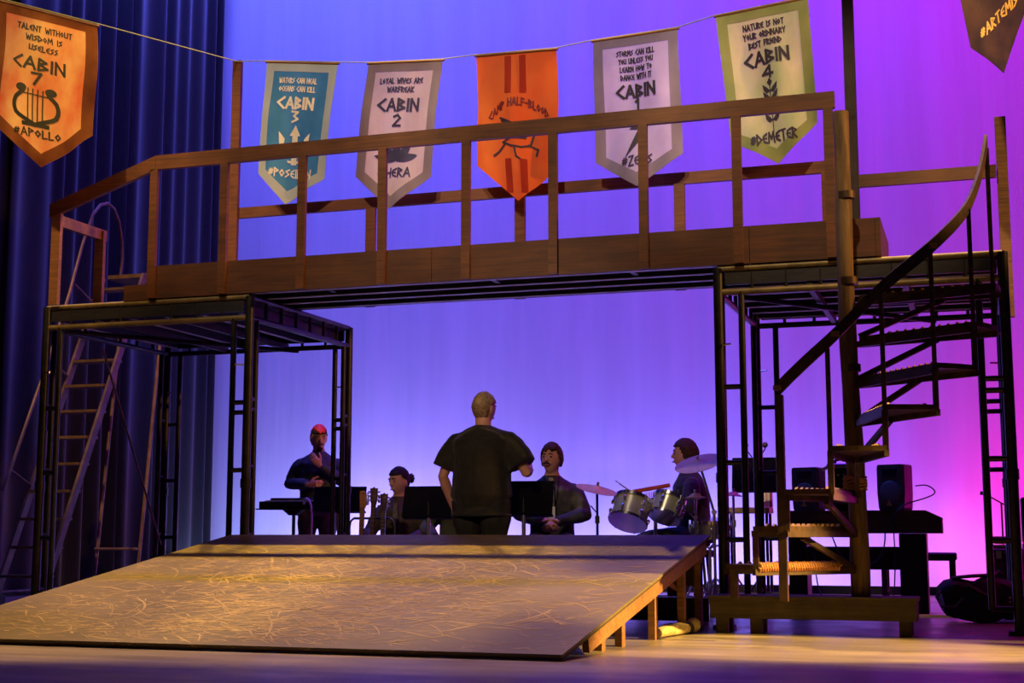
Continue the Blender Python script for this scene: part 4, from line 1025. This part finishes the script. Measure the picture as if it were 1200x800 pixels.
def drum(name, label, loc, rad, dep, rot, group=None, mat='shell', lugs=6):
    t = thing(name, label, 'drum', loc, 0, group)
    def l(prof): return MB().lathe(prof, (0, 0, 0), rot, 36)
    l([(rad - .006, -dep / 2), (rad, -dep / 2), (rad, dep / 2), (rad - .006, dep / 2)]).build('shell', mat, t, smooth=True)
    for s, nm in ((1, 'batter_head'), (-1, 'bottom_head')):
        z = s * (dep / 2 + .004)
        l([(rad + .002, z - .003), (rad + .002, z + .003)]).build(nm, 'drum_head', t, smooth=True)
        hz_ = s * (dep / 2 - .006); prof = [(rad + .003, hz_ - .014), (rad + .013, hz_ - .014), (rad + .013, hz_ + .014 + s * .004), (rad + .003, hz_ + .014 + s * .004)]
        MB().lathe(prof, (0, 0, 0), rot, 36).build('hoop', 'chrome', t, smooth=True)
    for i in range(lugs):
        a = 2 * pi * i / lugs + .3
        for s in (-1, 1):
            p = rot @ V(((rad + .012) * cos(a), (rad + .012) * sin(a), s * (dep / 2 - .06)))
            MB().ell(p, (.014, .014, .022), 8, 6, rot).build('lug', 'chrome', t, smooth=True)
            q = rot @ V(((rad + .014) * cos(a), (rad + .014) * sin(a), s * (dep / 2 + .012)))
            MB().tube(p, q, .004, 6).build('tension_rod', 'chrome', t, smooth=True)
    return t
rt1 = Matrix.Rotation(R(9), 3, 'Y') @ Matrix.Rotation(R(-30), 3, 'X')
rt2 = Matrix.Rotation(R(14), 3, 'Y') @ Matrix.Rotation(R(-27), 3, 'X')
drum('tom_drum', 'larger silver-green tom drum with pale underside, left of the pair', (-2.705, 11.25, .835), .148, .20, rt1, 'pair of rack toms')
drum('tom_drum', 'smaller silver-green tom drum with pale underside, right of the pair', (-2.42, 11.32, .865), .125, .17, rt2, 'pair of rack toms')
th = thing('tom_holder', 'chrome double tom holder stand between the two toms', 'stand', (-2.56, 11.52, 0))
MB().tube((0, 0, .1), (0, 0, .88), .016, 12).build('shaft', 'dull_chrome', th, smooth=True)
MB().sweep([(0, 0, .86), (-.08, -.06, .90), (-.135, -.135, .86)], .010, 8).build('arm', 'chrome', th, smooth=True)
MB().sweep([(0, 0, .86), (.03, -.06, .90), (.07, -.085, .88)], .010, 8).build('arm', 'chrome', th, smooth=True)
tripod(th, .2, .34, 'dull_chrome')
drum('snare_drum', 'shallow chrome snare drum at the drummer\'s knees', (-2.13, 11.62, .70), .15, .13, Matrix.Rotation(R(6), 3, 'X'), None, 'dull_chrome', 8)
sn = thing('snare_stand', 'chrome tripod stand carrying the snare drum', 'stand', (-2.13, 11.62, 0))
MB().tube((0, 0, .1), (0, 0, .55), .013, 10).build('shaft', 'dull_chrome', sn, smooth=True)
for i in range(3):
    a = .9 + 2 * pi * i / 3; MB().sweep([(0, 0, .54), (.168 * cos(a), .168 * sin(a), .58), (.172 * cos(a), .172 * sin(a), .625)], .008, 6).build('cradle_arm', 'dull_chrome', sn, smooth=True)
tripod(sn, .18, .28, 'dull_chrome')
# bar chimes
bc = thing('bar_chimes', 'purple-red bar with a row of hanging metal chimes beside the toms', 'chimes', (-2.85, 12.5, 0))
MB().bar((-.18, 0, 1.025), (.21, 0, 1.088), .04, .035).build('bar', 'red', bc, bevel=.004)
for i in range(15):
    x = -.02 + .0145 * i; z = 1.025 + (x + .18) * .162 - .0185
    MB().tube((x, 0, z), (x, 0, z - .015), .001, 5).build('thread', 'dull_chrome', bc)
    MB().tube((x, 0, z - .015), (x, 0, z - .06 - .006 * i), .004, 8).build('chime', 'chrome', bc, smooth=True)
MB().sweep([(-.06, .03, .08), (-.06, .03, 1.0), (-.06, .0, 1.025)], .010, 8).build('shaft', 'black_steel', bc, smooth=True)
for i in range(3):
    a = .2 + 2 * pi * i / 3; MB().tube((-.06, .03, .3), (-.06 + .2 * cos(a), .03 + .2 * sin(a), .006), .008, 6).build('leg', 'black_steel', bc, smooth=True)
# drumsticks of the drummer
for i, (a, b_) in enumerate((((-2.64, 11.86, .87), (-2.92, 11.62, 1.10)), ((-2.60, 12.16, .86), (-2.62, 11.80, 1.01)))):
    tag(MB().sweep([a, V(a).lerp(V(b_), .85), V(a).lerp(V(b_), .95), b_], [.008, .006, .004, .006], 8).build('drumstick', 'club', smooth=True), ('wooden drumstick pointing left in the drummer\'s nearer hand', 'wooden drumstick in the drummer\'s farther hand')[i], 'drumstick', 'drumsticks')

# electronic keyboard
kb = thing('electronic_keyboard', 'slim black electronic keyboard on a single-column stand at left behind the ramp', 'keyboard', (-6.33, 12.4, 0), R(4))
MB().box((-.34, -.14, .885), (.36, .16, .895)).build('stand_plate', 'black_steel', kb)
bodyk = MB().box((-.31, -.13, .8955), (.36, .15, .965)).build('body', 'black_plastic', kb, bevel=.006)
MB().box((-.26, .02, .9655), (.33, .14, 1.0)).build('control_panel', 'black_plastic', bodyk, bevel=.005)
for i in range(14):
    MB().box((-.255 + i * .0415, -.115, .9652), (-.255 + i * .0415 + .039, .015, .975)).build('white_key', 'white', bodyk)
MB().tube((.0, 0, .06), (0, 0, .84), .017, 12).build('column', 'black_steel', kb, smooth=True)
MB().prism([(-.10, .884), (.10, .884), (.03, .83), (-.03, .83)], -.05, .05).build('bracket', 'black_steel', kb)
tripod(kb, .3, .3)
# crook-handled cane standing in front of the brown trousers
tag(MB().sweep([(-6.08, 12.12, .93), (-6.085, 12.12, .965), (-6.06, 12.12, .985), (-6.03, 12.12, .97), (-6.01, 12.12, .92), (-6.0, 12.12, .85), (-6.01, 12.14, .5), (-6.02, 12.16, 0)], .011, 8).build('walking_cane', 'white', smooth=True), 'pale crook-handled cane upright beside the brown trousers', 'cane')

# guitars and rack
def guitar(x, y, top, label, headmat, neckmat, bodymat, lean, kind):
    t = thing('guitar', label, 'guitar', (x, y, .10), R(4), 'guitars on the rack')
    h = top - .10
    sh_ = Matrix.Rotation(R(-lean), 3, 'X')
    def T(mb): mb.v = [sh_ @ p for p in mb.v]; return mb
    w1, w2 = .16, .125
    out = []
    for i in range(40):
        a = 2 * pi * i / 40; z = .22 - .22 * cos(a) ; ww = (w1 if z < .2 else w2) * (1 - .22 * math.exp(-((z - .25) / .06) ** 2))
        out.append((ww * sin(a) if abs(sin(a)) > .001 else 0, z))
    T(MB().prism(out, -.03, .03)).build('body', bodymat, t)
    T(MB().box((-.020, -.034, .36), (.020, -.012, h - .155))).build('neck', neckmat, t, bevel=.003)
    for i in range(9):
        z = .45 + (h - .62) * (1 - .84 ** i) / (1 - .84 ** 9) ; T(MB().box((-.020, -.036, z), (.020, -.0342, z + .004))).build('fret', 'dull_chrome', t)
    if kind == 'inline': hd = [(-.020, h - .155), (.020, h - .155), (.034, h - .12), (.030, h - .02), (.008, h), (-.026, h - .005), (-.028, h - .04)]
    else: hd = [(-.020, h - .155), (.020, h - .155), (.030, h - .12), (.034, h - .01), (.014, h - .012), (0, h), (-.014, h - .012), (-.034, h - .01), (-.030, h - .12)]
    T(MB().prism(hd, -.026, -.010)).build('headstock', headmat, t)
    for i in range(6):
        if kind == 'inline': px_, pz, sx = .046, h - .115 + i * .018, 1
        else: sx = -1 if i < 3 else 1; px_, pz = sx * .046, h - .115 + (i % 3) * .036
        T(MB().ell((px_, -.018, pz), (.013, .009, .010), 8, 6)).build('tuner', 'chrome', t, smooth=True)
        T(MB().tube((px_ - sx * .035, -.034, pz), (px_ - sx * .035, -.018, pz), .004, 6)).build('tuner_post', 'chrome', t, smooth=True)
    c = MB()
    for i in range(6): c.tube((-.018 + .0072 * i, -.038, .15), (-.016 + .0064 * i, -.036, h - .14), .0011, 4)
    T(c).build('strings', 'dull_chrome', t)
guitar(-5.021, 11.08, 1.025, 'guitar with pale wooden headstock and tuners along one side, left on the rack', 'guitar_wood', 'guitar_wood', 'guitar_wood', 4, 'inline')
guitar(-4.958, 11.17, 1.058, 'dark red-brown acoustic guitar standing in the middle of the rack', 'guitar_dark', 'guitar_dark', 'guitar_wood', 4, 'sym')
guitar(-4.901, 11.26, 1.01, 'dark guitar with chrome tuners on both sides, right on the rack', 'guitar_dark', 'guitar_dark', 'guitar_dark', 4, 'sym')
gr = thing('guitar_rack', 'black tubular guitar rack hoop holding three guitars', 'rack', (-5.05, 11.38, 0))
MB().sweep([(-.215, 0, .0), (-.215, 0, .72), (-.205, 0, .765), (-.175, 0, .79), (.175, 0, .79), (.205, 0, .765), (.215, 0, .72), (.215, 0, .0)], .0105, 10).build('hoop', 'black_steel', gr, smooth=True)
for s in (-1, 1): MB().tube((s * .215, -.38, .012), (s * .215, .10, .012), .011, 8).build('foot', 'black_steel', gr, smooth=True)
for y_ in (-.33, -.08): MB().tube((-.215, y_, .085), (.215, y_, .085), .013, 8).build('lower_bar', 'black_steel', gr, smooth=True)

# digital piano with loudspeakers
PO = V((-.94, 12.4, 0))
pn = thing('digital_piano', 'dark upright-console digital piano seen from behind through the spiral stair', 'piano', PO)
def pp(name, mb, mat='black_plastic', bevel=.004): return mb.build(name, mat, pn, PO, False, bevel)
pp('body', MB().prism([(-1.60, .66), (-.31, .66), (-.31, .79), (-.44, .852), (-1.60, .852)], 12.25, 12.62), 'bench_wood', 0)
pp('end_panel', MB().box((-1.575, 12.27, 0), (-1.42, 12.60, .659)))
pp('end_panel', MB().box((-.66, 12.27, 0), (-.44, 12.60, .659)))
pp('back_panel', MB().box((-1.419, 12.28, .36), (-.661, 12.30, .55)))
pp('pedal_bar', MB().box((-1.419, 12.35, .05), (-.661, 12.40, .12)))
for i in range(3): pp('pedal', MB().box((-1.12 + i * .07, 12.40, .05), (-1.09 + i * .07, 12.50, .065)), 'gold', .002)
pbn = thing('piano_bench', 'dark padded bench behind the digital piano', 'bench', (-.55, 13.25, 0))
MB().box((-.33, -.16, .42), (.33, .16, .49)).build('seat', 'black_plastic', pbn, bevel=.012)
for sx in (-1, 1):
    for sy in (-1, 1): MB().box((sx * .29 - .025, sy * .13 - .025, 0), (sx * .29 + .025, sy * .13 + .025, .419)).build('leg', 'bench_wood', pbn)
def speaker(x, y, z, wd, ht, dp, rz_, label):
    t = thing('loudspeaker', label, 'loudspeaker', (x, y, z), rz_, 'loudspeakers on the piano')
    sh_ = []
    for zz, k in ((0, .86), (.02, .92), (ht * .35, 1), (ht - .03, 1), (ht - .008, .97), (ht, .88)): sh_.append((zz, k))
    c = MB(); n = len(sh_)
    for zz, k in sh_:
        for px_, py in ((-wd / 2 * k, -dp / 2), (-wd / 2 * k * .94, -dp / 2 - .018), (wd / 2 * k * .94, -dp / 2 - .018), (wd / 2 * k, -dp / 2), (wd / 2 * k * .66, dp / 2), (-wd / 2 * k * .66, dp / 2)): c.v.append(V((px_, py, zz)))
    for i in range(n - 1):
        for j in range(6): c.f.append((i * 6 + j, i * 6 + (j + 1) % 6, i * 6 + 6 + (j + 1) % 6, i * 6 + 6 + j))
    c.f += [tuple(reversed(range(6))), tuple(range(6 * n - 6, 6 * n))]
    bdy = c.build('cabinet', 'dark_grey', t)
    f = -dp / 2 - .018
    MB().ell((0, f - .002, ht * .36), (wd * .40, .016, ht * .29), 30, 12).build('woofer_grille', 'grille', t, smooth=True)
    MB().prism([(-wd * .36, ht * .70), (wd * .36, ht * .70), (wd * .40, ht * .93), (-wd * .40, ht * .93)], f - .004, f - .0005).build('horn_frame', 'dark_grey', t)
    MB().prism([(-wd * .24, ht * .73), (wd * .24, ht * .73), (wd * .29, ht * .90), (-wd * .29, ht * .90)], f - .008, f - .0045).build('horn', 'black_plastic', t)
    MB().prism([(-.028, ht * .10), (.028, ht * .10), (0, ht * .235)], f - .022, f - .018).build('logo_triangle', 'gold', t)
    return t
speaker(-1.385, 12.43, .8525, .26, .37, .20, R(-22), 'black loudspeaker with triangle logo at the left end of the piano top')
speaker(-.665, 12.43, .8525, .26, .385, .20, R(-28), 'black loudspeaker with triangle logo at the right end of the piano top')
rk = thing('mixer_rack', 'black gear rack with a silver rimmed top standing on the piano', 'audio rack', (-1.115, 12.45, .8525))
MB().box((-.115, -.12, 0), (.115, .12, .36)).build('case', 'black_plastic', rk, bevel=.008)
MB().box((-.125, -.13, .3605), (.125, .13, .40)).build('top_mixer', 'dull_chrome', rk, bevel=.006)
MB().prism([(-.16, .33), (-.05, .38), (-.06, .405), (-.165, .36)], -.15, -.135).build('tilted_panel', 'white', rk)
for i in range(4): MB().tube((-.08 + .05 * i, -.121, .30), (-.08 + .05 * i, -.135, .30), .010, 10).build('knob', 'dull_chrome', rk, smooth=True)
MB().sweep([(-.07, 0, .401), (-.06, 0, .43), (0, 0, .445), (.06, 0, .43), (.07, 0, .401)], [.022, .012, .010, .012, .022], 8).build('headphone_band', 'black_plastic', rk, smooth=True)
tag(MB().ell((-1.22, 12.29, .882), (.045, .03, .028), 14, 8).build('paper_cup_lid', 'drum_head', smooth=True), 'small pale rounded bowl on the piano beside the left loudspeaker', 'bowl')
# side table with striped box
tb = thing('side_table', 'small table with tan edge seen between the right tower posts', 'table', (-2.04, 13.05, 0))
MB().box((-.20, -.12, .84), (.22, .16, .895)).build('table_top', 'club', tb, bevel=.006)
for sx in (-.17, .19):
    for sy in (-.09, .13): MB().tube((sx, sy, 0), (sx, sy, .839), .014, 8).build('leg', 'black_steel', tb, smooth=True)
sb = thing('striped_box', 'narrow box with red and cream stripes standing on the small table', 'box', (-1.86, 13.07, .8955))
for i, m_ in enumerate(('red', 'whiteprint', 'drum_head', 'whiteprint', 'red')):
    MB().box((-.05 + i * .02, -.03, 0), (-.0302 + i * .02, .03, .16)).build('stripe', K[m_] if m_ in K else m_, sb)
# duffel bag
dbg = thing('duffel_bag', 'bulky black duffel bag with olive straps on the floor at right', 'bag', (-.03, 11.35, 0), R(6))
c = MB(); pts = []; rs = []
for i in range(13):
    f = i / 12; x = -.29 + .58 * f; e = max(.05, sin(pi * min(1, max(0, f * .94 + .03)))) ** .2
    pts.append((x, .01 * sin(f * 9), .165 + .012 * sin(f * 11))); rs.append((.155 * e + .008 * sin(f * 15), .162 * e + .010 * sin(f * 13)))
c.sweep(pts, rs, 22)
for p in c.v:
    q_ = V((p.y, p.z - .165)); m_ = max(abs(q_.x), abs(q_.y)) or 1; f_ = 1 + .55 * (q_.length / m_ - 1); p.y = q_.x * f_; p.z = .165 + q_.y * f_
    p.z = max(p.z, .003); k = noise.noise(p * 9) * .012; p += V((k, k, k if p.z > .02 else 0))
c.build('body', 'bag', dbg, smooth=True)
MB().sweep([(-.2, -.02, .33), (-.05, -.05, .345), (.1, -.02, .352), (.14, 0, .375), (.17, .0, .345)], [(.05, .012), (.06, .014), (.05, .014), (.02, .016), (.02, .012)], 10).build('top_flap', 'bag', dbg, smooth=True)
MB().sweep([(-.12, -.10, .30), (-.05, -.15, .255), (.06, -.172, .20)], [(.016, .004)] * 3, 8).build('strap', 'strap', dbg, smooth=True)
MB().sweep([(.02, -.09, .32), (-.08, -.12, .28), (-.22, -.10, .25)], [(.014, .004)] * 3, 8).build('strap', 'strap', dbg, smooth=True)
MB().sweep([(-.27, -.06, .25), (-.33, -.12, .19), (-.30, -.16, .12), (-.20, -.18, .12), (-.14, -.172, .19)], .009, 8).build('handle', 'strap', dbg, smooth=True)
for z in (.16, .19): MB().ell((.19, -.165, z), (.009, .009, .009), 8, 6).build('buckle', 'gold', dbg, smooth=True)
# equipment case with stacked cymbals at the far right
ec = thing('equipment_case', 'dark equipment case standing behind the right tower post', 'case', (.24, 12.25, 0))
MB().box((-.19, -.16, .0), (.16, .2, .50)).build('body', 'bench_wood', ec, bevel=.01)
MB().box((-.195, -.165, .5005), (.165, .205, .54)).build('lid', 'dark_grey', ec, bevel=.008)
for x in (-.12, .09): MB().box((x - .02, -.172, .46), (x + .02, -.161, .52)).build('latch', 'dull_chrome', ec)
for k, (z, r_) in enumerate(((.54, .10), (.575, .075))):
    t = tag(MB().lathe([(r_ * .9, 0), (r_, .006), (r_, .024), (r_ * .85, .030)], (0, 0, 0), None, 30).build('round_tin', 'gold', smooth=True), ('wider gold-rimmed round tin on the equipment case', 'smaller gold-rimmed round tin stacked on the wider one')[k], 'tin', 'gold-rimmed tins'); t.location = (.16, 12.2, z + .001 + k * .0)
sk = thing('amplifier_stack', 'black amplifier stack with a silver badge at the right edge', 'amplifier', (.60, 12.75, 0))
MB().box((-.28, -.18, .03), (.3, .18, .58)).build('lower_cabinet', 'black_plastic', sk, bevel=.01)
MB().box((-.28, -.18, .581), (.3, .18, .96)).build('upper_cabinet', 'black_plastic', sk, bevel=.01)
MB().box((-.24, -.187, .62), (.26, -.1805, .93)).build('grille', 'dark_grey', sk)
MB().box((-.255, -.192, .70), (-.20, -.1875, .76)).build('badge', 'dull_chrome', sk)
for sx in (-.22, .24):
    for sy in (-.13, .13): MB().tube((sx, sy, 0), (sx, sy, .03), .025, 10).build('foot', 'black_plastic', sk)
mic = thing('microphone_stand', 'slim microphone stand rising behind the right tower posts', 'microphone stand', (.17, 12.95, 0))
MB().tube((0, 0, .02), (0, 0, .92), .008, 8).build('shaft', 'black_steel', mic, smooth=True)
MB().sweep([(-.10, 0, .98), (0, 0, .92), (.05, 0, .89)], .006, 8).build('boom', 'black_steel', mic, smooth=True)
MB().sweep([(-.10, 0, .98), (-.14, 0, 1.0), (-.17, 0, 1.01)], [.01, .014, .018], 10).build('microphone', 'black_plastic', mic, smooth=True)
MB().lathe([(.11, 0), (.11, .012), (.03, .02)], (0, 0, 0), None, 24).build('base', 'black_steel', mic, smooth=True)
# cables
def cable(pts, label): tag(MB().sweep(soft(pts), .006, 6).build('cable', 'cable', smooth=True), label, 'cable', 'loose black cables')
cable([(-.78, 12.245, .80), (-.76, 12.20, .62), (-.80, 12.16, .45), (-.95, 12.14, .38), (-1.12, 12.14, .44), (-1.2, 12.2, .64)], 'black cable drooping in a loop below the piano body')
cable([(-.52, 12.50, 1.06), (-.42, 12.45, 1.07), (-.34, 12.42, 1.0), (-.44, 12.35, .95), (-.62, 12.24, .90), (-.70, 12.235, .80), (-.69, 12.22, .4), (-.72, 12.1, .01), (-.95, 11.95, .008)], 'black cable curling from the right loudspeaker down to the floor')
cable([(-1.35, 12.235, .5), (-1.33, 12.15, .2), (-1.2, 12.0, .01), (-.9, 11.9, .008), (-.6, 12.0, .008)], 'black cable hanging from the piano and trailing along the floor')
# floor batten and carved club
tag(MB().box((-1.02, 11.86, 0), (.40, 11.92, .018)).build('floor_batten', 'club'), 'thin pale wooden batten lying on the floor behind the duffel bag', 'batten')
cl = thing('wooden_club', 'pale tapered wooden club with a round knob lying on the floor by the ramp', 'club', (-1.90, 9.3, 0), 0)
MB().sweep([(-.10, -.40, .022), (-.09, -.33, .034), (-.06, -.15, .045), (-.02, .05, .042), (.01, .20, .032)], [.010, .030, .042, .040, .028], 12).build('shaft', 'club', cl, smooth=True)
MB().sweep([(-.0, .16, .036), (.012, .205, .036)], .036, 12).build('binding', 'dark_timber', cl, smooth=True)
MB().ell((.03, .245, .052), (.052, .05, .05), 16, 10).build('knob', 'club', cl, smooth=True)
# low platform and plum cloth beyond the ramp's open side
lpf = thing('low_platform', 'low black platform step on the floor beyond the ramp', 'platform', (-2.6, 10.2, 0))
MB().box((-.75, -.2, .17), (.75, .2, .21)).build('top_board', 'plank_dark', lpf)
for x in (-.65, 0, .65): MB().box((x - .03, -.17, 0), (x + .03, .17, .169)).build('support', 'dark_timber', lpf)
MB().box((-.75, -.199, .05), (.75, -.17, .1695)).build('front_board', 'dark_timber', lpf)
c = MB(); vs = []; fs = []
for i in range(15):
    for j in range(9):
        x = -2.17 + .11 * i / 14; z = .215 + .30 * j / 8
        vs.append((x, 10.12 + .02 * sin(i * 1.3) * (1 - j / 10) + .05 * (i / 14), z))
for i in range(14):
    for j in range(8): a = i * 9 + j; fs.append((a, a + 9, a + 10, a + 1))
o = MB().add(vs, fs).build('folded_cloth', 'purple_cloth', smooth=True); s = o.modifiers.new('thickness', 'SOLIDIFY'); s.thickness = .012
tag(o, 'plum coloured cloth hanging behind the ramp legs', 'cloth')
